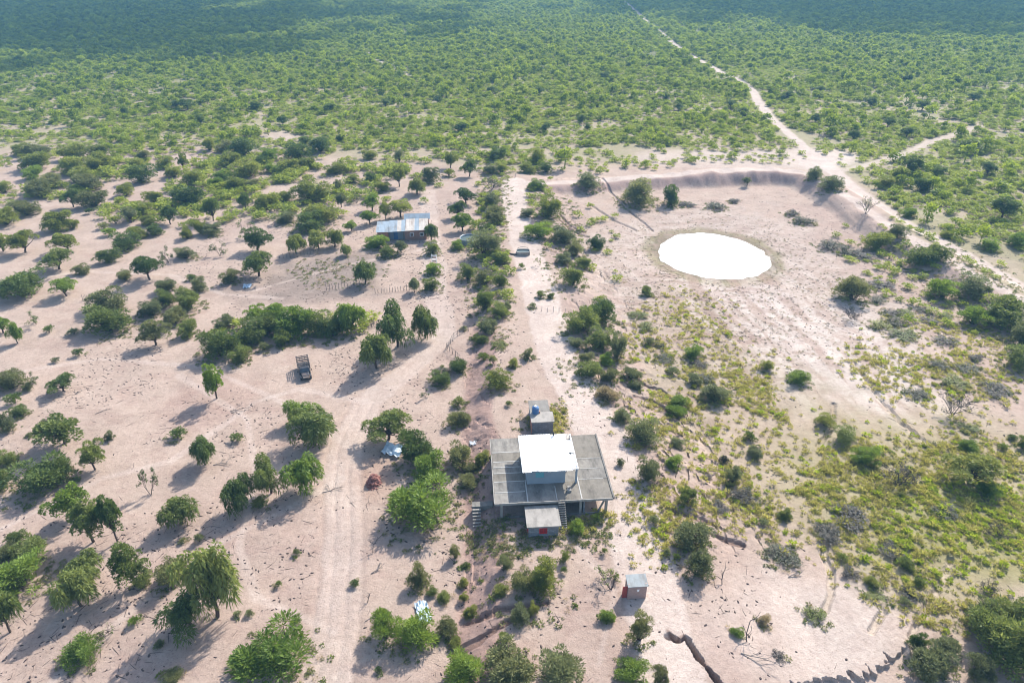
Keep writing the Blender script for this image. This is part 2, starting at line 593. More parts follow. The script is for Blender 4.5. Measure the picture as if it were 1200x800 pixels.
def ell(cx, cy, rx, ry, a=0.0, soft=0.35, nz=0.5):
    c, s = math.cos(a), math.sin(a)
    dx, dy = ppx - cx, ppy - cy
    q = np.hypot((dx * c + dy * s) / rx, (-dx * s + dy * c) / ry) + nz * (n1 - 0.5) + nz * 0.6 * (n2 - 0.5)
    return sstep((1 - q) / soft + 0.5)

colr = np.tile(np.array([0.46, 0.358, 0.290]), (len(fxv), 1))
def blend(mask, c):
    global colr
    m = np.clip(mask, 0, 1)[:, None]
    colr = colr * (1 - m) + np.array(c) * m

GREENF = (0.31, 0.29, 0.16)
# ground under the scrub
EDGE = np.array([(-400, 200), (0, 190), (240, 178), (340, 174), (480, 185), (540, 190), (600, 200), (700, 204), (940, 192), (980, 195), (1010, 215), (1060, 262), (1130, 300), (1200, 340), (1500, 480)], float)
edge_y = np.interp(ppx, EDGE[:, 0], EDGE[:, 1])
under = sstep((edge_y - ppy + 40 * (n3 - 0.5)) / 20 + 0.4)
blend(under * (0.55 + 0.5 * sstep((n1 - 0.35) * 4)) * (0.75 + 0.25 * sstep((150 - ppy) / 80)), GREENF)
blend(sstep((130 - ppy) / 80) * 0.85, (0.15, 0.165, 0.075))
# silt floor, dry bank of the pond, seasonal green ring
blend(ell(860, 350, 190, 105, 0.25), (0.50, 0.41, 0.345))
blend(ell(985, 420, 130, 45, 0.5, 0.6) * 0.8, (0.60, 0.52, 0.455))
blend(ell(880, 345, 50, 20, 0.3, 0.6) * 0.7, (0.57, 0.485, 0.43))
blend(ell(800, 395, 60, 50, 0.6, 0.8) * 0.5, (0.36, 0.29, 0.20))
rr = np.hypot((fxv - PC[0]) / PRX, (fyv - PC[1]) / PRY) + 0.16 * (n2 - 0.5) + 0.1 * (n1 - 0.5)
blend(sstep((1.28 - rr) / 0.16) * 0.85, (0.27, 0.235, 0.13))
blend(sstep((1.08 - rr) / 0.06) * 0.8, (0.20, 0.17, 0.115))
# drainage streaks running out of the basin
q0, q1 = PC, P0(1060, 500, 0)[:2]
fd = (q1 - q0) / np.linalg.norm(q1 - q0)
al = (fxv - q0[0]) * fd[0] + (fyv - q0[1]) * fd[1]
ac = -(fxv - q0[0]) * fd[1] + (fyv - q0[1]) * fd[0] + 5 * (n1 - .5)
st_ = fbm(al / 16, ac / 1.5, 3)
fm = ell(960, 410, 200, 80, 0.55, 0.8)
blend(sstep((st_ - .54) * 9) * fm * 0.6, (0.40, 0.295, 0.235))
blend(sstep((.44 - st_) * 9) * fm * 0.5, (0.62, 0.54, 0.47))
st2 = fbm(fxv / 5.0, fyv / 1.1, 3)
blend(sstep((st2 - .57) * 10) * ell(800, 410, 110, 190, 0.1, 0.8) * 0.55, (0.33, 0.235, 0.185))
st3 = fbm(fxv / 1.4 + 70, fyv / 1.2, 3)
blend(sstep((st3 - .58) * 10) * ell(850, 345, 190, 95, 0.25, 0.7) * 0.5, (0.36, 0.275, 0.21))
blend(sstep((fbm(fxv / 3.5 + 20, fyv / 2.0, 3) - .60) * 10) * 0.3 * (1 - under), (0.36, 0.25, 0.205))
# grassy soil on the right
blend(ell(1110, 600, 190, 110, 0.25, 0.8, 0.7) * 0.6, (0.34, 0.31, 0.15))
blend(ell(1130, 620, 120, 45, 0.35, 0.8, 0.8) * 0.65, (0.30, 0.285, 0.115))
blend(ell(900, 520, 150, 75, 0.35, 0.9, 0.9) * 0.35, (0.36, 0.31, 0.19))
blend(ell(1100, 700, 110, 40, 0.3, 0.9, 0.9) * 0.35, (0.32, 0.28, 0.14))
# sandy flats lower right
blend(ell(940, 740, 130, 70, 0, 0.7) * 0.85, (0.56, 0.47, 0.405))
# bare slopes of the bank
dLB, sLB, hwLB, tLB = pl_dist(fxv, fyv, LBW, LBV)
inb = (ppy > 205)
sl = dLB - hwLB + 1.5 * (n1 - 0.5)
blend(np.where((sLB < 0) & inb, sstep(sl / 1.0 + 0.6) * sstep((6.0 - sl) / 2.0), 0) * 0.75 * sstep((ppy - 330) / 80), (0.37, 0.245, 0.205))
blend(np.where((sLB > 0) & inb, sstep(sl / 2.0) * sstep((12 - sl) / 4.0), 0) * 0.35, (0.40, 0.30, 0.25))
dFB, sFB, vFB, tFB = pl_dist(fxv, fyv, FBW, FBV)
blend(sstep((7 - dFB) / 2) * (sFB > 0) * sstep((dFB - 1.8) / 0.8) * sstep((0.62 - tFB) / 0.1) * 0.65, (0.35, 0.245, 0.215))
# goat pen with dung, litter near the trees
blend(ell(385, 325, 75, 30, -0.1, 0.6, 0.6) * 0.7, (0.22, 0.18, 0.155))
blend(ell(300, 345, 50, 14, 0, 0.7, 0.6) * 0.4, (0.25, 0.20, 0.17))
blend(ell(250, 470, 60, 26, -0.3, 0.8, 0.7) * 0.4, (0.36, 0.24, 0.20))
blend(ell(437, 560, 26, 22, 0, 0.9, 0.5) * 0.4, (0.42, 0.27, 0.19))
blend(ell(700, 720, 40, 60, 0.3, 0.9, 0.8) * 0.0, (0.4, 0.3, 0.25))
# patches of old dung and crust
blend(sstep((n1 * n3 - 0.30) * 8) * 0.25 * (1 - under), (0.36, 0.26, 0.225))
# paths
TRACKS = [(TRACK_LEFT, 2.2, 0.45),
          (wpoly([(790, 830), (775, 740), (757, 660), (737, 590), (715, 530), (690, 480), (655, 420), (635, 350), (620, 300), (603, 240), (603, 212)], 1.4), 3.4, 0.95),
          (FBW, 1.9, 0.85),
          (wpoly([(965, 188), (1000, 222), (1060, 262), (1130, 300), (1210, 345), (1320, 400)], 0), 2.6, 0.95),
          (wpoly([(962, 192), (935, 165), (905, 140), (888, 118), (882, 105), (868, 95), (850, 88), (835, 78), (815, 68), (795, 55), (775, 38), (755, 22), (738, 8), (718, -8), (690, -28)], 0), 2.1, 0.95),
          (wpoly([(985, 200), (1020, 192), (1060, 180), (1085, 168), (1120, 157), (1150, 148)], 0), 1.7, 0.65),
          (wpoly([(430, 62), (436, 67), (455, 78), (480, 90)], 0), 1.7, 0.7),
          (wpoly([(500, 225), (505, 290), (512, 345), (520, 392)], 0), 2.6, 0.5)]
TRACK_D = []
for W, w, a in TRACKS:
    d = pl_dist(fxv, fyv, W)[0] + 1.5 * (n2 - 0.5) + 1.0 * (n1 - .5)
    blend(sstep((w - d) / 0.8 + 0.5) * a, (0.575, 0.48, 0.415))
blend(ell(968, 186, 40, 14, 0, 0.6) * 0.9, (0.60, 0.51, 0.44))
blend(ell(870, 186, 110, 11, 0, 0.9, 0.8) * 0.8, (0.56, 0.465, 0.40))
blend(ell(895, 88, 50, 7, 0, 0.9, 0.8) * 0.6, (0.52, 0.44, 0.37))
blend(ell(325, 165, 22, 12, 0, 0.9, 0.8) * 0.6, (0.52, 0.42, 0.36))
# faint animal trails over the sand
for T in ([(400, 560), (330, 600), (250, 640), (150, 720), (60, 800)], [(405, 520), (330, 470), (240, 430), (120, 420), (0, 440)], [(430, 470), (350, 455), (300, 470), (200, 540), (120, 560), (0, 620)],
          [(0, 330), (100, 318), (200, 322), (262, 345), (330, 350)], [(392, 740), (300, 700), (280, 640), (300, 560), (290, 490), (210, 440)], [(670, 640), (720, 700), (700, 790)], [(505, 290), (400, 312), (300, 340)]):
    d = pl_dist(fxv, fyv, wpoly(T, 0))[0] + 1.0 * (n1 - .5)
    blend(sstep((0.75 - d) / 0.5) * 0.45, (0.57, 0.475, 0.41))
# recess darkness of the gullies painted into the soil colour
for W, w in [(GULLY, 0.35)] + [(c, 0.5) for c in SMALL_GULLIES]:
    d = pl_dist(fxv, fyv, W)[0]
    blend(sstep((w - d) / 0.3) * 0.75, (0.22, 0.14, 0.11))
for c in CREEKS[:4]:
    d = pl_dist(fxv, fyv, c)[0]
    blend(sstep((0.6 - d) / 0.5) * 0.7, (0.55, 0.46, 0.36))
colr *= 0.73 * (0.88 + 0.24 * n2)[:, None]

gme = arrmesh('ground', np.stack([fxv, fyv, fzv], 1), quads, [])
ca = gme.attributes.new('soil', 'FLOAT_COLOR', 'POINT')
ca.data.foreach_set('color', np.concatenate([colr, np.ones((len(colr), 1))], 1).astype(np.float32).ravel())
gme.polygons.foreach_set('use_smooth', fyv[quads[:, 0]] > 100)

gm, nt, out = newmat('sandy_soil')
N, Lk = nt.nodes, nt.links
at = N.new('ShaderNodeAttribute')
at.attribute_name = 'soil'
geo = N.new('ShaderNodeNewGeometry')
def noise(scale, detail=5, rough=0.6, dist=0.0, vec=None):
    n = N.new('ShaderNodeTexNoise')
    n.inputs['Scale'].default_value = scale
    n.inputs['Detail'].default_value = detail
    n.inputs['Roughness'].default_value = rough
    n.inputs['Distortion'].default_value = dist
    Lk.new(vec if vec is not None else geo.outputs['Position'], n.inputs['Vector'])
    return n
def ramp(src, p0, p1, c0=(0, 0, 0, 1), c1=(1, 1, 1, 1)):
    r = N.new('ShaderNodeValToRGB')
    r.color_ramp.elements[0].position = p0
    r.color_ramp.elements[1].position = p1
    r.color_ramp.elements[0].color = c0
    r.color_ramp.elements[1].color = c1
    Lk.new(src, r.inputs['Fac'])
    return r
def mixc(fac, a, bcol, mode='MIX', f=None):
    m = N.new('ShaderNodeMix')
    m.data_type = 'RGBA'
    m.blend_type = mode
    if fac is not None:
        Lk.new(fac, m.inputs['Factor'])
    else:
        m.inputs['Factor'].default_value = f
    Lk.new(a, m.inputs['A'])
    if isinstance(bcol, tuple):
        m.inputs['B'].default_value = (*bcol, 1)
    else:
        Lk.new(bcol, m.inputs['B'])
    return m.outputs['Result']
nA = noise(1.6, 8, 0.72)
nB = noise(0.35, 6, 0.65, 0.6)
nC = noise(5.5, 4, 0.6)
cur = mixc(None, at.outputs['Color'], ramp(nA.outputs['Fac'], 0.25, 0.75, (0.80, 0.78, 0.77, 1), (1.16, 1.16, 1.16, 1)).outputs['Color'], 'MULTIPLY', 1.0)
cur = mixc(None, cur, ramp(nB.outputs['Fac'], 0.3, 0.7, (0.92, 0.89, 0.88, 1), (1.07, 1.08, 1.08, 1)).outputs['Color'], 'MULTIPLY', 1.0)
spk = ramp(nC.outputs['Fac'], 0.63, 0.72)
cur = mixc(None, cur, ramp(nC.outputs['Fac'], 0.58, 0.70, (1, 1, 1, 1), (0.62, 0.57, 0.54, 1)).outputs['Color'], 'MULTIPLY', 1.0)
bs = N.new('ShaderNodeBsdfPrincipled')
bs.inputs['Roughness'].default_value = 0.95
bs.inputs['Specular IOR Level'].default_value = 0.1
Lk.new(cur, bs.inputs['Base Color'])
ad = N.new('ShaderNodeMath')
ad.operation = 'MULTIPLY_ADD'
ad.inputs[1].default_value = 0.35
Lk.new(nC.outputs['Fac'], ad.inputs[0])
Lk.new(nA.outputs['Fac'], ad.inputs[2])
bp = N.new('ShaderNodeBump')
bp.inputs['Strength'].default_value = 0.55
bp.inputs['Distance'].default_value = 0.28
Lk.new(ad.outputs[0], bp.inputs['Height'])
Lk.new(bp.outputs['Normal'], bs.inputs['Normal'])
Lk.new(bs.outputs[0], out.inputs['Surface'])
gme.materials.append(gm)
ground = bpy.data.objects.new('ground', gme)
COL.objects.link(ground)
tag(ground, kind='structure')

# pond water: milky, shallow, faintly rippled
wm, nt, out = newmat('milky_water')
N, Lk = nt.nodes, nt.links
bs = N.new('ShaderNodeBsdfPrincipled')
bs.inputs['Base Color'].default_value = (0.57, 0.56, 0.53, 1)
bs.inputs['Roughness'].default_value = 0.30
bs.inputs['Specular IOR Level'].default_value = 0.7
geo = N.new('ShaderNodeNewGeometry')
nz = noise(2.2, 3, 0.5)
bp = N.new('ShaderNodeBump')
bp.inputs['Strength'].default_value = 0.35
bp.inputs['Distance'].default_value = 0.06
Lk.new(nz.outputs['Fac'], bp.inputs['Height'])
Lk.new(bp.outputs['Normal'], bs.inputs['Normal'])
Lk.new(bs.outputs[0], out.inputs['Surface'])
wv = [(PC[0], PC[1], PZ)]
for k in range(96):
    a = 2 * math.pi * k / 96
    q = 1.22 + 0.03 * math.sin(5 * a)
    wv.append((PC[0] + PRX * q * math.cos(a), PC[1] + PRY * q * math.sin(a), PZ))
mb = MB().add(wv, [(0, 1 + k, 1 + (k + 1) % 96) for k in range(96)])
tag(mb.build('pond_water', wm), kind='structure')

# ------------------------------------------------------------------ the house on the bank (local x right, y away, z up)
def house_to_world(u, v, z=0.0):
    return (HO[0] + u * CA - v * SA, HO[1] + u * SA + v * CA, z)

ZS = 3.9
house = empty('concrete_house', house_to_world(0, 0, 0), HA, 'unfinished grey concrete house with wide flat slab roof and a white-roofed upper room', 'house')
SW, SD = 14.6, 12.55
mb = MB().box(0, SW, 0, SD, ZS - 0.22, ZS - 0.03)
slab = mb.build('roof_slab', M['concrete'], house)
def panel(x0, x1, y0, y1, m, h=0.0):
    q = MB().box(x0 + 0.02, x1 - 0.02, y0 + 0.02, y1 - 0.02, ZS - 0.03, ZS + h)
    return q.build('slab_panel', M[m], slab)
cm = [M['concrete'], mat('grey_concrete_light', (0.215, 0.198, 0.172), 0.9, 0.45, 1.5, 0.3, stain=(0.10, 0.092, 0.08)),
      mat('grey_concrete_brown', (0.172, 0.154, 0.127), 0.9, 0.45, 1.2, 0.3, stain=(0.085, 0.075, 0.062))]
M['cl'], M['cb'] = cm[1], cm[2]
ys = [0, 1.9, 3.8, 5.4, 6.6, 7.7, 9.6, SD]
for i in range(7):
    panel(0, 4.0, ys[i], ys[i + 1], ['cl', 'concrete', 'cb', 'concrete', 'cl', 'cb', 'cl'][i], 0.004 * (i % 3))
for a, b_, c_ in ((4.0, 7.6, 'cl'), (7.6, 10.6, 'cb')):
    panel(a, b_, 0, 3.25, c_, 0.006)
panel(4.0, 10.6, 3.25, SD, 'concrete', 0)
ys2 = [0, 3.6, 5.6, 7.6, SD]
for i in range(4):
    panel(10.6, SW, ys2[i], ys2[i + 1], ['cb', 'concrete', 'cl', 'cb'][i], 0.004 * (i % 2))
# pale mortar lines
def joint(x0, x1, y0, y1, h=0.03):
    MB().box(x0, x1, y0, y1, ZS - 0.02, ZS + h).build('mortar_joint', M['joint'], slab)
for y in ys[1:-1]:
    j = random.uniform(-0.05, 0.05)
    joint(0.1, 3.93 - random.random() * 0.8, y - 0.06 + j, y + 0.06 + j, 0.032)
joint(3.93, 4.07, 0.05, 4.0, 0.041)
joint(7.53, 7.63, 0.05, 2.6, 0.036)
joint(10.54, 10.68, 0.05, 9.4, 0.039)
for y in ys2[1:-1]:
    joint(10.75, SW - 0.3 - random.random(), y - 0.035, y + 0.035, 0.026)
# low rim along the right edge and the front edge
MB().box(SW - 0.18, SW + 0.02, 0.0, SD, ZS - 0.24, ZS + 0.10).build('slab_rim', M['dark'] if False else M['concrete'], slab)
MB().box(-0.05, SW - 0.2, -0.12, -0.005, ZS - 0.26, ZS + 0.05).build('slab_rim', M['pale_concrete'], slab)
MB().box(-0.10, 0.0, 0.0, SD, ZS - 0.25, ZS + 0.05).build('slab_rim', M['pale_concrete'], slab)
# ground floor under the slab
gz = 0.6
for (x, y) in ((0.8, 0.25), (10.5, 0.25), (13.7, 0.25), (0.6, 6.0), (14.0, 6.0), (0.6, 12.0), (14.0, 12.0), (4.2, 12.1), (10.4, 12.1)):
    MB().box(x - 0.15, x + 0.15, y - 0.15, y + 0.15, gz, ZS - 0.225).build('pillar', M['pale_concrete'], house)
MB().hexa([(12.3, 0.2, gz), (12.5, 0.2, gz), (12.5, 0.36, gz), (12.3, 0.36, gz)], [(13.4, 0.2, 3.5), (13.6, 0.2, 3.5), (13.6, 0.36, 3.5), (13.4, 0.36, 3.5)]).build('brace', M['pale_concrete'], house)
MB().box(1.0, 3.65, 0.15, 0.35, 1.15, 1.4).build('sill_beam', M['pale_concrete'], house)
MB().box(8.5, 13.5, 0.15, 0.33, 1.28, 1.48).build('sill_beam', M['pale_concrete'], house)
MB().box(0.9, 13.2, 4.2, 4.45, gz, ZS - 0.23).build('back_wall', M['block'], house)
MB().box(0.62, 0.87, 4.2, 12.0, gz, ZS - 0.23).build('side_wall', M['block'], house)
MB().box(10.9, 11.1, 0.4, 4.2, gz, ZS - 0.23).build('side_wall', M['block'], house)
# upper room
RZ = ZS + 2.45
wall = MB()
x0, x1, y0, y1, t = 4.15, 8.95, 3.15, 9.1, 0.2
wx0, wx1, wz0, wz1 = 5.15, 6.35, ZS + 0.95, ZS + 1.95
wall.box(x0, wx0, y0, y0 + t, ZS, RZ).box(wx1, x1, y0, y0 + t, ZS, RZ).box(wx0, wx1, y0, y0 + t, ZS, wz0).box(wx0, wx1, y0, y0 + t, wz1, RZ)
wall.box(x0, x0 + t, y0 + t, y1, ZS, RZ).box(x1 - t, x1, y0 + t, y1, ZS, RZ).box(x0 + t, x1 - t, y1 - t, y1, ZS, RZ)
wall = wall.build('upper_room_wall', M['plaster'], house)
fr = MB().box(wx0, wx1, y0 - 0.03, y0 + 0.06, wz0, wz0 + 0.07).box(wx0, wx1, y0 - 0.03, y0 + 0.06, wz1 - 0.07, wz1)
fr.box(wx0, wx0 + 0.07, y0 - 0.028, y0 + 0.058, wz0 + 0.07, wz1 - 0.07).box(wx1 - 0.07, wx1, y0 - 0.028, y0 + 0.058, wz0 + 0.07, wz1 - 0.07)
win = fr.build('window', M['plaster'], house)
MB().box(wx0 + 0.07, wx1 - 0.07, y0 + 0.01, y0 + 0.05, wz0 + 0.07, wz1 - 0.07).build('shutter', M['teal'], win)
# parapet stub at the porch corner and its post
MB().box(10.2, 10.42, 2.95, 3.2, ZS, RZ - 0.02).build('porch_post', M['plaster'], house)
MB().box(10.2, 10.42, 8.9, 9.1, ZS, RZ - 0.02).build('porch_post', M['plaster'], house)
MB().box(10.21, 10.41, 6.4, 8.9, ZS, ZS + 1.6).build('porch_wall', M['plaster'], house)
MB().box(9.0, 9.5, 1.35, 1.75, ZS + 0.01, ZS + 0.3).build('loose_block', M['pale_concrete'], house)
MB().box(9.1, 9.45, 2.0, 2.3, ZS + 0.01, ZS + 0.22).build('loose_block', M['pale_concrete'], house)
# roof: corrugated white sheets on rafters
for y in np.linspace(2.8, 9.3, 6):
    MB().box(3.75, 10.55, y - 0.05, y + 0.05, RZ, RZ + 0.12).build('rafter', M['greywood'], house)
def corr_sheet(x0, x1, y0, y1, z0, z1, m, parent, name='roof_sheet', amp=0.022, wl=0.20, along='y'):
    n = max(6, int((x1 - x0) / wl * 4))
    vs = []
    fs = []
    for i in range(n + 1):
        x = x0 + (x1 - x0) * i / n
        dz = amp * math.sin(2 * math.pi * (x - x0) / wl)
        vs += [(x, y0, z0 + dz), (x, y1, z1 + dz), (x, y0, z0 + dz - 0.012), (x, y1, z1 + dz - 0.012)]
    for i in range(n):
        a, b = 4 * i, 4 * i + 4
        fs += [(a, b, b + 1, a + 1), (a + 2, a + 3, b + 3, b + 2), (a, a + 2, b + 2, b), (a + 1, b + 1, b + 3, a + 3)]
    fs += [(0, 1, 3, 2), (4 * n, 4 * n + 2, 4 * n + 3, 4 * n + 1)]
    return MB().add(vs, fs).build(name, M[m], parent)
edges = [3.55, 4.6, 5.62, 6.66, 7.7, 8.74, 9.7]
for i in range(6):
    f = random.uniform(-0.12, 0.12)
    corr_sheet(edges[i] - 0.03, edges[i + 1] + 0.03, 2.45 + f, 9.6 + random.uniform(-0.08, 0.08), RZ + 0.15 + 0.004 * (i % 2) - 0.012 * abs(i - 2.5), RZ + 0.22 + 0.004 * (i % 2), 'whitemetal', house)
corr_sheet(9.68, 10.3, 2.6, 5.4, RZ + 0.15, RZ + 0.18, 'whitemetal', house)
corr_sheet(9.70, 10.42, 5.75, 8.2, RZ + 0.18, RZ + 0.20, 'whitemetal', house)
corr_sheet(9.66, 10.2, 8.5, 9.55, RZ + 0.20, RZ + 0.22, 'rusty_tin', house)
MB().box(10.30, 10.44, 2.5, 9.5, RZ + 0.125, RZ + 0.25).build('edge_beam', M['white'], house)
MB().tube([(8.2, 9.3, RZ + 0.1), (8.2, 9.3, RZ + 0.75)], [0.09, 0.09], 8).build('chimney_pipe', M['dark'], house)

# front hut against the slab
hz0, hz1 = 0.5, 3.2
hut_roof = MB().box(3.55, 7.6, -3.65, -0.16, 3.2, 3.38)
hr = hut_roof.build('hut_roof', M['pale_concrete'], house)
hx0, hx1, hy0, hy1 = 3.8, 7.35, -3.3, -0.2
wx0, wx1, wz0, wz1 = 5.05, 6.0, 1.95, 2.8
hw_ = MB().box(hx0, wx0, hy0, hy0 + .2, hz0, hz1).box(wx1, hx1, hy0, hy0 + .2, hz0, hz1).box(wx0, wx1, hy0, hy0 + .2, hz0, wz0).box(wx0, wx1, hy0, hy0 + .2, wz1, hz1)
hw_.box(hx0, hx0 + .2, hy0 + .2, hy1, hz0, hz1).box(hx1 - .2, hx1, hy0 + .2, hy1, hz0, hz1).box(hx0 + .2, hx1 - .2, hy1 - .2, hy1, hz0, hz1)
hw_.build('hut_wall', M['block'], house)
for z in (1.05, 1.65, 2.25):
    MB().box(hx0 - 0.01, wx0 - 0.03 if 1.9 < z < 2.8 else hx1 + 0.01, hy0 - 0.015, hy0 + 0.03, z, z + 0.04).build('block_course', M['joint'], house)
w = MB().box(wx0, wx1, hy0 - .04, hy0 + .05, wz0, wz0 + .07).box(wx0, wx1, hy0 - .04, hy0 + .05, wz1 - .07, wz1)
for xx in (wx0, wx0 + 0.44, wx1 - .07):
    w.box(xx, xx + .07, hy0 - .038, hy0 + .048, wz0 + .07, wz1 - .07)
w = tag(w.build('window', M['red'], house), 'small red shuttered window')
MB().box(wx0 + .07, wx1 - .07, hy0 + .01, hy0 + .04, wz0 + .07, wz1 - .07).build('shutter', mat('dark_red_paint', (0.30, 0.025, 0.03), 0.6, 0.15, 4), w)
dr = MB().box(hx0 - .06, hx0 - .005, -2.9, -1.9, 0.9, 2.95).build('door', M['red'], house)
MB().box(hx0 - .10, hx0 - .065, -2.1, -2.03, 1.8, 1.95).build('handle', M['chrome'], dr)
# staircase beside the hut
ns = 16
for i in range(ns):
    z = 1.0 + (ZS - 1.0) * (i + 1) / ns - 0.05
    y = -3.3 + 3.1 * i / ns
    MB().box(7.68, 8.48, y, y + 0.15, z - 0.07, z).build('stair_step', M['pale_concrete'], house)
for x in (7.62, 8.49):
    MB().hexa([(x, -3.35, 0.7), (x + .05, -3.35, 0.7), (x + .05, -0.2, 3.5), (x, -0.2, 3.5)], [(x, -3.35, 0.95), (x + .05, -3.35, 0.95), (x + .05, -0.2, 3.8), (x, -0.2, 3.8)]).build('stringer', M['concrete'], house)
# landing with steps at the left
MB().box(-2.8, -0.15, 2.1, 2.95, 0.2, 1.62).build('landing', M['concrete'], house)
for i in range(6):
    z = 1.42 - 0.2 * i
    y = 2.05 - 0.36 * (i + 1)
    MB().box(-2.75, -1.72, y, y + 0.24, z - 0.10, z).build('entrance_step', M['pale_concrete'], house)

# two-part block annex behind the house, blue tank on it
ann = empty('block_annex', house_to_world(6, 16, 0), HA, 'small grey block annex behind the house with two flat roofs at different levels', 'outbuilding')
w = MB().box(0.1, 3.1, 0.05, 2.2, 0.3, 3.75)
w.build('wall', M['block'], ann)
MB().box(0.02, 0.098, 0.1, 2.15, 0.5, 3.7).build('side_door', M['brick'], ann)
MB().box(0.12, 2.75, 2.45, 5.3, 0.3, 3.55).build('rear_wall', M['block'], ann)
r_ = MB().box(-0.05, 3.25, -0.15, 2.3, 3.75, 3.9).build('roof', M['pale_concrete'], ann)
tag(r_, 'pale sunlit roof slab')
MB().box(0.0, 2.9, 2.42, 5.5, 3.55, 3.72).build('rear_roof', M['concrete'], ann)
MB().box(1.2, 1.42, 2.0, 2.2, 3.9, 4.15).build('roof_pipe', M['brick'], ann)
wt = empty('water_tank', house_to_world(6.75, 18.15, 3.9), HA, 'small blue plastic water tank on the roof of the annex behind the house', 'water tank')
MB().tube([(0, 0, 0), (0, 0, 0.05), (0, 0, 0.85), (0, 0, 0.95), (0, 0, 1.12)], [0.46, 0.5, 0.5, 0.47, 0.25], 18).build('tank_body', M['bluetank'], wt, smooth=False)
MB().tube([(0, 0, 1.12), (0, 0, 1.2)], [0.2, 0.18], 14).build('lid', M['white'], wt)
for z in (0.25, 0.55):
    MB().tube([(0, 0, z), (0, 0, z + 0.05)], [0.515, 0.515], 18).build('band', M['bluetank'], wt)

# outhouse
ox, oy, _ = house_to_world(13.55, -12.85)
oz = tz(ox + 1, oy + .5) - 0.05
oh = empty('outhouse', (ox, oy, oz), HA, 'tiny brick outhouse with pale tin roof and small white vent in front', 'outhouse')
W_, D_, Ht = 2.0, 1.3, 2.25
wl = MB()
wl.box(0, W_, 0, 0.16, 0, Ht - 0.25).box(0, 0.16, 0.16, D_ - .16, 0, Ht - .1).box(W_ - 0.16, W_, 0.16, D_ - .16, 0, Ht - .1).box(0, W_, D_ - 0.16, D_, 0, Ht)
wl.build('wall', M['pinkbrick'], oh)
MB().box(0.05, W_ - 0.05, 0.02, D_ - 0.02, -0.3, 0.0).build('footing', M['concrete'], oh)
tp = [(-0.10, -0.12, Ht - 0.24), (W_ + 0.10, -0.12, Ht - 0.24), (W_ + 0.10, D_ + 0.06, Ht + 0.03), (-0.10, D_ + 0.06, Ht + 0.03)]
MB().hexa(tp, [(a, b, c + 0.07) for a, b, c in tp]).build('roof', M['dulltin'], oh)
v = MB().box(0.98, 1.16, -0.03, 0.03, 1.22, 1.44).box(0.92, 1.22, -0.028, 0.028, 1.44, 1.52)
v.build('vent', M['white'], oh)
MB().box(-0.55, -0.01, 0.25, 0.30, 0.05, 1.75).build('door', mat('faded_red_wood', (0.35, 0.07, 0.06), 0.8, 0.3, 5), oh)

# ------------------------------------------------------------------ farmhouse with tin roofs beyond the trees
fx_, fy_, _ = G(441, 284)
s_ = 62 / 0.866
FA = R(6)
def fpt(px, py, z):
    p = P0(px, py, z)
    return p
farm = empty('tin_roofed_farmhouse', (fx_, fy_, tz(fx_, fy_)), FA, 'low brick farmhouse with patched pale blue and beige tin roofs among trees', 'house')
# local frame: x to the right, y away; about 13 m long
MB().box(0.4, 3.0, 0.5, 6.0, -0.2, 2.35).build('wall', M['brick'], farm)
MB().box(3.0, 6.9, 1.6, 6.0, -0.2, 2.45).build('wall', M['plaster'], farm)
MB().box(6.9, 12.2, 0.6, 6.2, -0.2, 2.5).build('wall', M['brownbrick'], farm)
MB().box(7.0, 12.8, 6.4, 10.5, -0.2, 2.9).build('rear_wall', M['brownbrick'], farm)
d_ = MB().box(4.2, 5.2, 1.52, 1.595, 0, 2.05).build('door', M['bluetank'], farm)
MB().box(5.0, 5.06, 1.47, 1.515, 1.0, 1.15).build('handle', M['chrome'], d_)
for xw in (8.2, 10.6):
    w = MB().box(xw, xw + .9, 0.54, 0.597, 0.95, 1.9).build('window', M['white'], farm)
    MB().box(xw + .08, xw + .82, 0.50, 0.535, 1.03, 1.82).build('pane', M['glass'], w)
for x in (3.3, 6.6):
    MB().box(x, x + .14, 0.5, 0.64, -0.2, 2.3).build('porch_post', M['greywood'], farm)
def roof_sheet(x0, x1, y0, y1, z0, z1, m):
    return corr_sheet(x0, x1, y0, y1, z0, z1, m, farm, 'roof_sheet', 0.012, 0.3)
for i in range(3):
    roof_sheet(0.1 + 1.0 * i, 1.13 + 1.0 * i, 0.2, 6.3, 2.45, 3.0 + 0.02 * i, 'tin')
for i in range(4):
    roof_sheet(3.12 + 1.0 * i, 4.15 + 1.0 * i, 0.1 + 0.05 * i, 6.4, 2.5, 3.15 + 0.02 * (i % 2), ['tin', 'tin', 'rusty_tin', 'tin'][i])
for i in range(5):
    roof_sheet(7.15 + 1.1 * i, 8.28 + 1.1 * i, 0.1, 6.6, 2.62, 3.3 + 0.02 * (i % 2), ['rusty_tin', 'rusty_tin', 'tin', 'rusty_tin', 'rusty_tin'][i])
# rear gable roof
for i in range(5):
    x = 6.7 + 1.3 * i
    for (ya, za, yb, zb, mm) in ((6.7, 3.05, 8.5, 3.95, 'tin'), (8.52, 3.95, 10.8, 3.0, 'tin')):
        q = [(x, ya, za), (x + 1.27, ya, za), (x + 1.27, yb, zb), (x, yb, zb)]
        MB().hexa(q, [(a, b, c + 0.05) for a, b, c in q]).build('rear_roof_sheet', M[mm], farm)

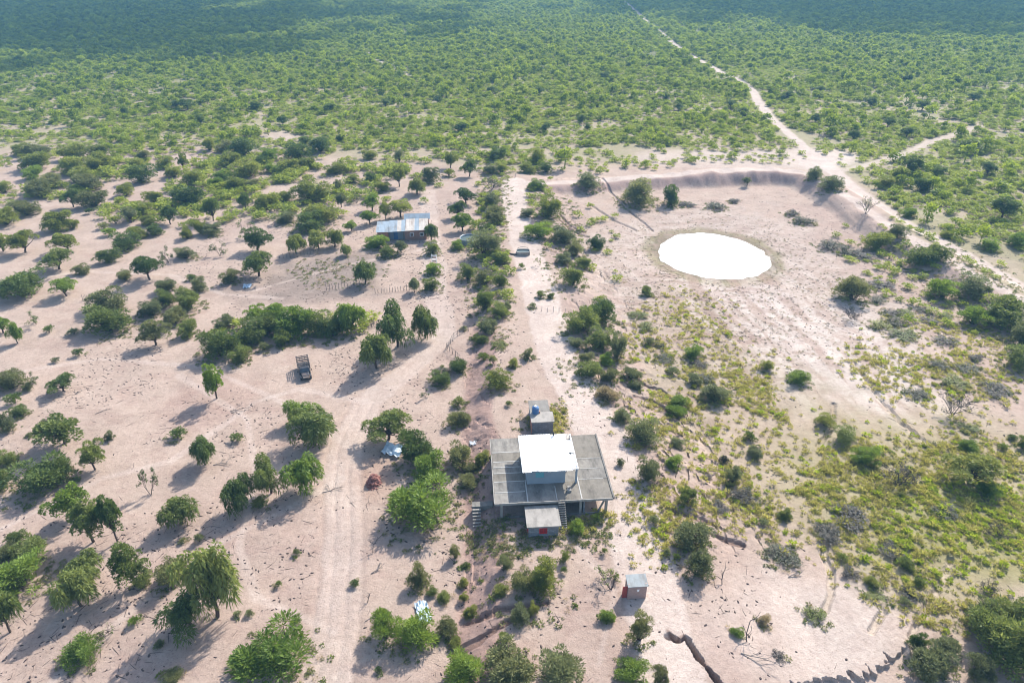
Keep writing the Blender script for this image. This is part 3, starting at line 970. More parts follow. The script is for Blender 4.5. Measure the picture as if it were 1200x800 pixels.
# round corrugated stock tank, half hidden by its bush
tx, ty, tzz = G(550, 288)
st = empty('stock_tank', (tx, ty + 2.2, tzz), 0, 'round pale blue metal stock tank beside a tall dark bush', 'water tank')
n = 40
rs = [(2.35 + (0.03 if k % 2 else -0.03)) for k in range(80)]
vs = []
for zz in (0, 1.25):
    for k in range(80):
        a = 2 * math.pi * k / 80
        vs.append((rs[k] * math.cos(a), rs[k] * math.sin(a), zz))
for zz in (1.25, 0.2):
    for k in range(80):
        a = 2 * math.pi * k / 80
        vs.append(((rs[k] - 0.10) * math.cos(a), (rs[k] - 0.10) * math.sin(a), zz))
fs = []
for l in range(3):
    for k in range(80):
        k2 = (k + 1) % 80
        fs.append((l * 80 + k, l * 80 + k2, (l + 1) * 80 + k2, (l + 1) * 80 + k))
MB().add(vs, fs).build('tank_wall', M['tin'], st)
MB().cyl((0, 0, 0.9), 2.24, 0.03, 40).build('water', M['tankwater'], st)
for k in range(24):
    a = 2 * math.pi * k / 24
    a2 = 2 * math.pi * (k + 1) / 24
    if k == 0:
        ring = MB()
    ring.tube([(2.37 * math.cos(a), 2.37 * math.sin(a), 1.25), (2.37 * math.cos(a2), 2.37 * math.sin(a2), 1.25)], [0.06, 0.06], 6)
ring.build('rim', M['chrome'], st)

tx, ty, tzz = G(613, 300)
tr = empty('drinking_trough', (tx, ty + 1.2, tzz), 0, 'small round-ended concrete drinking trough on the sandy bank path', 'trough')
vs = []
n = 28
def sup(a, rx, ry):
    c, s = math.cos(a), math.sin(a)
    return (rx * math.copysign(abs(c) ** 0.6, c), ry * math.copysign(abs(s) ** 0.6, s))
for (rx, ry, zz) in ((1.6, 1.2, -0.1), (1.6, 1.2, 0.85), (1.4, 1.0, 0.85), (1.4, 1.0, 0.15)):
    for k in range(n):
        p = sup(2 * math.pi * k / n, rx, ry)
        vs.append((p[0], p[1], zz))
fs = []
for l in range(3):
    for k in range(n):
        fs.append((l * n + k, l * n + (k + 1) % n, (l + 1) * n + (k + 1) % n, (l + 1) * n + k))
MB().add(vs, fs).build('basin', M['pale_concrete'], tr)
MB().add([(*sup(2 * math.pi * k / n, 1.395, 0.995), 0.6) for k in range(n)], [tuple(range(n))]).build('water', M['tankwater'], tr)
hoop = [(1.2 * math.cos(a), 0.95, 0.85 + 0.5 * math.sin(a)) for a in np.linspace(0, math.pi, 9)]
MB().tube(hoop, [0.05] * 9, 6).build('pipe_hoop', M['concrete'], tr)
pts = []
for px, py in ((608, 299), (600, 298.5), (594, 296.5), (588, 296.5), (582, 295)):
    a = G(px, py)
    pts.append((a[0], a[1], a[2] + 0.15))
tag(MB().tube(pts, [0.16] * len(pts), 6).build('water_pipe', M['pipe']), 'dark water pipe running left from the concrete trough into the bushes', 'pipe')

# ------------------------------------------------------------------ the parked stake truck (local +y = forward, faces the viewer)
tx, ty, tzz = G(356.5, 446)
t2 = G(352, 424)
yaw = math.atan2(ty - t2[1], tx - t2[0]) - math.pi / 2
truck = empty('stake_truck', (tx - 0.45, ty + 2.2, tzz), yaw, 'old dark stake bed truck parked alone on the bare sand', 'truck', None, (0.92, 0.85, 0.84))
# origin at mid length; length 6, front at +3
ch = MB().box(-0.45, -0.3, -2.9, 2.7, 0.55, 0.75).box(0.3, 0.45, -2.9, 2.7, 0.55, 0.75)
ch.build('chassis', M['blackpaint'], truck)
cab = MB().hexa([(-0.95, 0.35, 0.6), (0.95, 0.35, 0.6), (0.95, 1.75, 0.6), (-0.95, 1.75, 0.6)], [(-0.95, 0.35, 1.35), (0.95, 0.35, 1.35), (0.95, 1.75, 1.35), (-0.95, 1.75, 1.35)])
cab.hexa([(-0.93, 0.37, 1.352), (0.93, 0.37, 1.352), (0.93, 1.70, 1.352), (-0.93, 1.70, 1.352)], [(-0.80, 0.42, 2.05), (0.80, 0.42, 2.05), (0.78, 1.25, 2.05), (-0.78, 1.25, 2.05)])
cab = cab.build('cab', M['blackpaint'], truck, bevel=0.06)
MB().hexa([(-0.78, 1.74, 1.42), (0.78, 1.74, 1.42), (0.78, 1.70, 1.40), (-0.78, 1.70, 1.40)], [(-0.68, 1.34, 1.97), (0.68, 1.34, 1.97), (0.68, 1.30, 1.95), (-0.68, 1.30, 1.95)]).build('windscreen', M['glass'], cab)
for s in (-1, 1):
    d_ = MB().box(s * 0.965 - 0.02, s * 0.965 + 0.02, 0.55, 1.55, 0.68, 1.34).build('door', M['blackpaint'], cab)
    m_ = MB().box(s * 1.18 - 0.09, s * 1.18 + 0.09, 1.48, 1.54, 1.45, 1.75).tube([(s * 0.93, 1.52, 1.42), (s * 1.15, 1.52, 1.55)], [0.025, 0.025], 5)
    m_.build('mirror', M['rubber'], cab)
hood = MB().hexa([(-0.72, 1.76, 0.7), (0.72, 1.76, 0.7), (0.66, 2.85, 0.7), (-0.66, 2.85, 0.7)], [(-0.70, 1.76, 1.36), (0.70, 1.76, 1.36), (0.58, 2.78, 1.22), (-0.58, 2.78, 1.22)])
hood.build('hood', M['blackpaint'], truck, bevel=0.06)
MB().box(-0.5, 0.5, 2.86, 2.90, 0.75, 1.1).build('grille', M['chrome'], truck)
MB().box(-1.0, 1.0, 2.95, 3.08, 0.5, 0.68).build('bumper', M['rubber'], truck)
for s in (-1, 1):
    MB().hexa([(s * 0.74, 1.8, 0.7), (s * 1.02, 1.8, 0.7), (s * 1.02, 2.85, 0.7), (s * 0.74, 2.85, 0.7)][::s], [(s * 0.74, 1.9, 1.08), (s * 1.0, 1.9, 1.04), (s * 1.0, 2.75, 1.02), (s * 0.74, 2.75, 1.05)][::s]).build('fender', M['blackpaint'], truck)
    MB().cyl((s * 0.82, 2.78, 0.92), 0.11, 0.10, 12, 'y').build('headlight', M['glass'], truck)
    for yy, wdt in ((2.2, 0.26), (-1.7, 0.42)):
        xc = s * 0.85 - (wdt / 2)
        wh = MB().tube([(xc, yy, 0.42), (xc + 0.03, yy, 0.42), (xc + wdt - 0.03, yy, 0.42), (xc + wdt, yy, 0.42)], [0.36, 0.42, 0.42, 0.36], 18).build('wheel', M['rubber'], truck)
        xo = s * 0.85 + s * (wdt / 2) - 0.01
        MB().cyl((xo, yy, 0.42), 0.2, 0.03, 12, 'x').build('rim', M['chrome'], wh)
for i in range(9):
    y = -3.0 + i * 0.355
    MB().box(-1.05, 1.05, y, y + 0.33, 0.95, 1.01 + 0.008 * (i % 3)).build('bed_plank', M['greywood'] if i % 3 else M['blackpaint'], truck)
MB().box(-0.9, 0.9, -2.95, 0.15, 0.76, 0.945).build('bed_frame', M['blackpaint'], truck)
for s in (-1, 1):
    for k in range(7):
        y = -2.98 + k * 0.51
        MB().box(s * 1.05 - 0.035, s * 1.05 + 0.035, y, y + 0.07, 1.02, 2.55).build('stake', M['greywood'], truck)
    for k, z in enumerate((1.12, 1.48, 1.86, 2.26)):
        MB().box(s * 1.1 - 0.018, s * 1.1 + 0.018, -3.0, 0.2, z, z + 0.17).build('side_rail', M['greywood'], truck)
for yy in (-3.04, 0.22):
    for k in range(5):
        x = -0.95 + k * 0.46
        MB().box(x, x + 0.07, yy - 0.03, yy + 0.03, 1.02, 2.55).build('stake', M['greywood'], truck)
    for z in (1.12, 1.48, 1.86, 2.26):
        MB().box(-1.12, 1.12, yy - 0.055, yy - 0.032, z, z + 0.16).build('end_rail', M['greywood'], truck)
for k in range(3):
    y = -2.4 + k * 1.1
    MB().box(-1.02, 1.02, y, y + 0.08, 2.45, 2.53).build('cross_bar', M['greywood'], truck)

# ------------------------------------------------------------------ heap of bricks by the sandy track
bx, by, bz = G(437, 570)
heap = empty('brick_heap', (bx, by + 0.8, bz), 0, 'waist-high heap of loose red bricks beside the sandy track', 'brick heap')
bme = MB().box(-0.14, 0.14, -0.07, 0.07, -0.05, 0.05).mesh('loose_brick', M['loosebrick'])
rb = random.Random(5)
nb = 0
for lay in range(12):
    z = 0.05 + lay * 0.115
    f = 1 - lay / 13.5
    m_ = int(38 * f ** 1.2) + 3
    for k in range(m_):
        a = rb.random() * 6.283
        q = rb.random() ** 0.5 * f
        b_ = bpy.data.objects.new('brick', bme)
        COL.objects.link(b_)
        b_.parent = heap
        b_.location = (1.05 * q * math.cos(a), 1.5 * q * math.sin(a), z)
        b_.rotation_euler = (rb.uniform(-.5, .5), rb.uniform(-.5, .5), rb.random() * 3.14)
MB().tube([(0, 0, -0.1), (0, 0, 0.4), (0, 0, 0.8)], [1.0, 0.7, 0.1], 14).build('rubble_core', M['loosebrick'], heap)

# sheets of tarp and litter
def sheet(px, py, w, l, rz, label, cat='sheet', m='tarp', name='plastic_sheet', seed=0, h=0.35):
    x, y, z = G(px, py)
    n = 9
    r = np.random.default_rng(seed)
    vs = []
    bumps = r.random((n, n)) * h
    for j in range(n):
        for i in range(n):
            vs.append((w * (i / (n - 1) - .5) + r.normal() * w * .02, l * (j / (n - 1) - .5) + r.normal() * l * .02, 0.08 + bumps[j, i]))
    fs = [(j * n + i, j * n + i + 1, (j + 1) * n + i + 1, (j + 1) * n + i) for j in range(n - 1) for i in range(n - 1)]
    o = MB().add(vs, fs).build(name, M[m], None, (x, y, z), rz)
    sd = o.modifiers.new('thick', 'SOLIDIFY')
    sd.thickness = 0.02
    return tag(o, label, cat)
sheet(461, 529, 3.0, 2.4, R(-20), 'crumpled pale blue sheet lying between two dark bushes left of the house', seed=1, h=0.7)
sheet(496, 718, 1.3, 2.8, R(20), 'long pale blue sheet lying behind the small forked tree near the bottom edge', seed=2)
sheet(290, 336, 1.6, 1.8, R(10), 'small blue tarp lying below the dense green tree left of the dung-covered pen', 'tarp', 'tarp', seed=3)
sheet(555, 520, 1.1, 0.9, R(10), 'small white scrap sheet on the slope left of the house slab', 'sheet', 'white', seed=4, h=0.3)

# ------------------------------------------------------------------ plants: prototypes in unit size (width 1, height 1)
def leaves(r, lobes, n, L, Wd, mode, lo=0.45, zmin=0.0):
    lobes = np.asarray(lobes, float)
    k = len(lobes)
    area = lobes[:, 3] * lobes[:, 4] + lobes[:, 3] * lobes[:, 5]
    ix = r.choice(k, n, p=area / area.sum())
    d = r.normal(size=(n, 3))
    d /= np.linalg.norm(d, axis=1)[:, None]
    d[:, 2] = np.where(d[:, 2] < -0.45, -d[:, 2], d[:, 2])
    q = lo + (1 - lo) * r.random(n) ** 0.6
    c = lobes[ix, :3] + d * lobes[ix, 3:6] * q[:, None]
    c[:, 2] = np.maximum(c[:, 2], zmin + 0.01)
    rnd = r.normal(size=(n, 3)) * 0.45
    if mode == 'droop':
        ax = d * np.array([.55, .55, .25]) + rnd * .5 + np.array([0, 0, -0.75]) * (1 - np.clip(d[:, 2:3], 0, 1) * 0.9)
    elif mode == 'up':
        ax = d * np.array([.8, .8, .5]) + rnd * .5 + np.array([0, 0, 0.5])
    elif mode == 'flat':
        ax = d * np.array([1, 1, .3]) + rnd
    else:
        ax = d + rnd
    ax /= np.linalg.norm(ax, axis=1)[:, None]
    sd = np.cross(ax, r.normal(size=(n, 3)))
    sd /= np.linalg.norm(sd, axis=1)[:, None] + 1e-6
    ln = (L * (0.6 + 0.8 * r.random(n)))[:, None]
    wd = (Wd * (0.6 + 0.8 * r.random(n)))[:, None]
    mid = c + ax * ln * 0.45
    V = np.stack([c, mid + sd * wd, c + ax * ln, mid - sd * wd], 1)
    if mode == 'droop':
        V[:, 2, 2] -= 0.25 * ln[:, 0]
    lobe_tone = r.random(k)
    at = np.clip(0.5 * lobe_tone[ix] + 0.65 * r.random(n) - .08, 0, 1)
    return V, at

def limbs(r, base_pts, tips, r0, r1, wig=0.05, n=4, seg=3):
    mb = MB()
    for b, t in zip(base_pts, tips):
        b, t = np.array(b, float), np.array(t, float)
        pts = [b + (t - b) * i / seg + (r.normal(size=3) * wig * (0 < i < seg)) for i in range(seg + 1)]
        mb.tube(pts, [r0 + (r1 - r0) * i / seg for i in range(seg + 1)], n, cap=False)
    return mb

def proto(kind, seed):
    """returns (crown mesh, trunk mesh) with unit width and height"""
    r = np.random.default_rng(seed)
    U = r.uniform
    lob = []
    tips = []
    if kind in 'WTRF':
        nl = {'W': 24, 'T': 24, 'R': 30, 'F': 28}[kind]
        zc, rz, dmin = {'W': (.52, .38, -.75), 'T': (.52, .38, -.6), 'R': (.34, .44, -.75), 'F': (.30, .46, -.6)}[kind]
        k = 0
        sq = U(.8, 1.2)
        while len(lob) < nl:
            k += 1
            d = r.normal(size=3)
            d /= np.linalg.norm(d)
            if d[2] < dmin:
                continue
            q = U(.45, 1.0) if len(lob) > 5 else U(.2, .5)
            if len(lob) % 5 == 0:
                q *= 1.22
            s = U(.075, .185)
            z = zc + d[2] * rz * q
            lob.append((d[0] * .36 * q * sq, d[1] * .36 * q / sq, max(z, .09), s, s, s * U(.8, 1.15)))
            tips.append((d[0] * .34 * q * sq, d[1] * .34 * q / sq, max(z, .12)))
        if kind == 'W':
            V, A = leaves(r, lob, 3200, .056, .015, 'droop', .45)
            low = [(x, y, z - .07, sx, sy, sz * .9) for x, y, z, sx, sy, sz in lob]
            V2, A2 = leaves(r, low, 2200, .095, .008, 'droop', .6)
            V, A = np.concatenate([V, V2]), np.concatenate([A, A2 * .8])
        elif kind == 'T':
            V, A = leaves(r, lob, 4600, .045, .018, 'rand', .45)
        elif kind == 'R':
            V, A = leaves(r, lob, 4200, .046, .0175, 'out', .45)
            V2, A2 = leaves(r, lob, 900, .10, .008, 'up', .7)
            V, A = np.concatenate([V, V2]), np.concatenate([A, A2])
        else:
            V, A = leaves(r, lob, 4600, .068, .0085, 'up', .25)
            V2, A2 = leaves(r, lob, 900, .055, .016, 'out', .3)
            V, A = np.concatenate([V, V2]), np.concatenate([A, A2 * .7])
        if kind in 'WT':
            f = (U(-.04, .04), U(-.04, .04), U(.18, .28))
            tr = limbs(r, [(0, 0, -.05)], [f], .032, .026, .01, 6, 2)
            t2 = limbs(r, [f] * len(tips), tips, .017, .005, .02, 4)
            tr.add(t2.v, t2.f)
        else:
            base = [(U(-.06, .06), U(-.06, .06), -.04) for _ in tips]
            tr = limbs(r, base, tips, .014, .004, .02, 4)
    elif kind == 'B':
        nl = 7
        for i in range(nl):
            a = 2.4 * i
            q = 0.28 * math.sqrt(i / nl)
            s = U(.18, .26)
            lob.append((q * math.cos(a), q * math.sin(a), .5 - q * .6 + U(-.1, .1), s, s, s * 1.2))
            tips.append((q * math.cos(a), q * math.sin(a), .5))
        V, A = leaves(r, lob, 520, .15, .03, 'up', .2)
        tr = limbs(r, [(0, 0, -.04)] * len(tips), tips, .02, .006, .03, 3, 2)
    elif kind == 'L':
        nl = 16
        for i in range(nl):
            a = 2.4 * i + U(-.6, .6)
            q = 0.40 * math.sqrt((i + .2) / nl) * U(.7, 1.15)
            s = U(.08, .15)
            lob.append((q * math.cos(a), q * math.sin(a), U(.2, .5), s, s, .38))
            tips.append((q * math.cos(a) * 1.1, q * math.sin(a) * 1.1, U(.4, .9)))
        V, A = leaves(r, lob, 1000, .065, .014, 'flat', .1)
        tr = limbs(r, [(t[0] * .4, t[1] * .4, -.05) for t in tips] * 3, [(t[0] + U(-.1, .1), t[1] + U(-.1, .1), t[2] * U(.7, 1.2)) for t in tips * 3], .010, .003, .03, 3)
    elif kind in ('D', 'S'):
        tr = MB()
        def br(p, d, ln, rad, dep):
            q = p + d * ln
            mid = p + d * ln * .5 + r.normal(size=3) * ln * .06
            tr.tube([p, mid, q], [rad, rad * .85, rad * .65], 4, cap=False)
            if dep == 0:
                tips.append(tuple(q))
                return
            for _ in range(3 if dep > 1 else 4):
                e = d + r.normal(size=3) * .55
                e[2] = max(e[2], .02 if dep < 2 else .12)
                e /= np.linalg.norm(e)
                br(q if r.random() < .6 else mid, e, ln * U(.55, .8), rad * .6, dep - 1)
        for k in range(4 if kind == 'D' else 2):
            a = k * 2 * math.pi / 4 + U(-.5, .5)
            d = np.array([math.cos(a) * .8, math.sin(a) * .8, 1.0])
            d /= np.linalg.norm(d)
            br(np.array([0, 0, -.03]), d, .36, .017, 4 if kind == 'D' else 3)
        P = np.array(tips)
        sc = np.array([1.0 / (np.ptp(P[:, 0]) + .02), 1.0 / (np.ptp(P[:, 1]) + .02), 1.0 / P[:, 2].max()])
        tr.v = [tuple(np.array(v) * sc) for v in tr.v]
        P = P * sc
        pick = r.choice(len(P), min(len(P), 70 if kind == 'D' else 40), replace=False)
        lob = [(*P[i], .07, .07, .08) for i in pick]
        V, A = leaves(r, lob, 380 if kind == 'D' else 620, .055, .011 if kind == 'D' else .02, 'rand' if kind == 'D' else 'droop', .1)
    V = V.reshape(-1, 4, 3)
    allv = V.reshape(-1, 3)
    if kind not in 'DS':
        e = np.percentile(np.abs(allv[:, :2]), 99)
        sxy, szz = 0.5 / e, 1.0 / np.percentile(allv[:, 2], 99.5)
        V = V * np.array([sxy, sxy, szz])
        tr.v = [(v[0] * sxy, v[1] * sxy, v[2] * szz if v[2] > 0 else v[2]) for v in tr.v]
    nq = len(V)
    cm_ = arrmesh('crown', V.reshape(-1, 3), np.arange(nq * 4).reshape(-1, 4), LM['g'], A)
    tm = tr.mesh('trunk', M['twig'] if kind in 'DL' else M['bark'])
    return cm_, tm

NV = {'W': 5, 'T': 5, 'R': 6, 'F': 5, 'B': 4, 'L': 4, 'D': 4, 'S': 3}
PROTO = {k: [proto(k, 100 * ord(k) + i) for i in range(n)] for k, n in NV.items()}
KNAME = {'W': ('weeping_tree', 'tree'), 'T': ('spreading_tree', 'tree'), 'R': ('round_shrub', 'shrub'), 'F': ('feathery_shrub', 'shrub'),
         'B': ('small_bush', 'bush'), 'L': ('low_brush', 'brush'), 'D': ('bare_shrub', 'shrub'), 'S': ('sparse_tree', 'tree')}
KLOOK = {'W': 'drooping tree', 'T': 'spreading tree', 'R': 'rounded shrub', 'F': 'feathery shrub', 'B': 'bush', 'L': 'low twiggy brush', 'D': 'bare shrub', 'S': 'thin sparse tree'}
CLOOK = {'b': 'bright green', 'g': 'mid green', 'd': 'dark green', 'o': 'olive', 'y': 'yellow green', 'k': 'grey green', 's': 'straw coloured', 'n': 'dark brownish'}

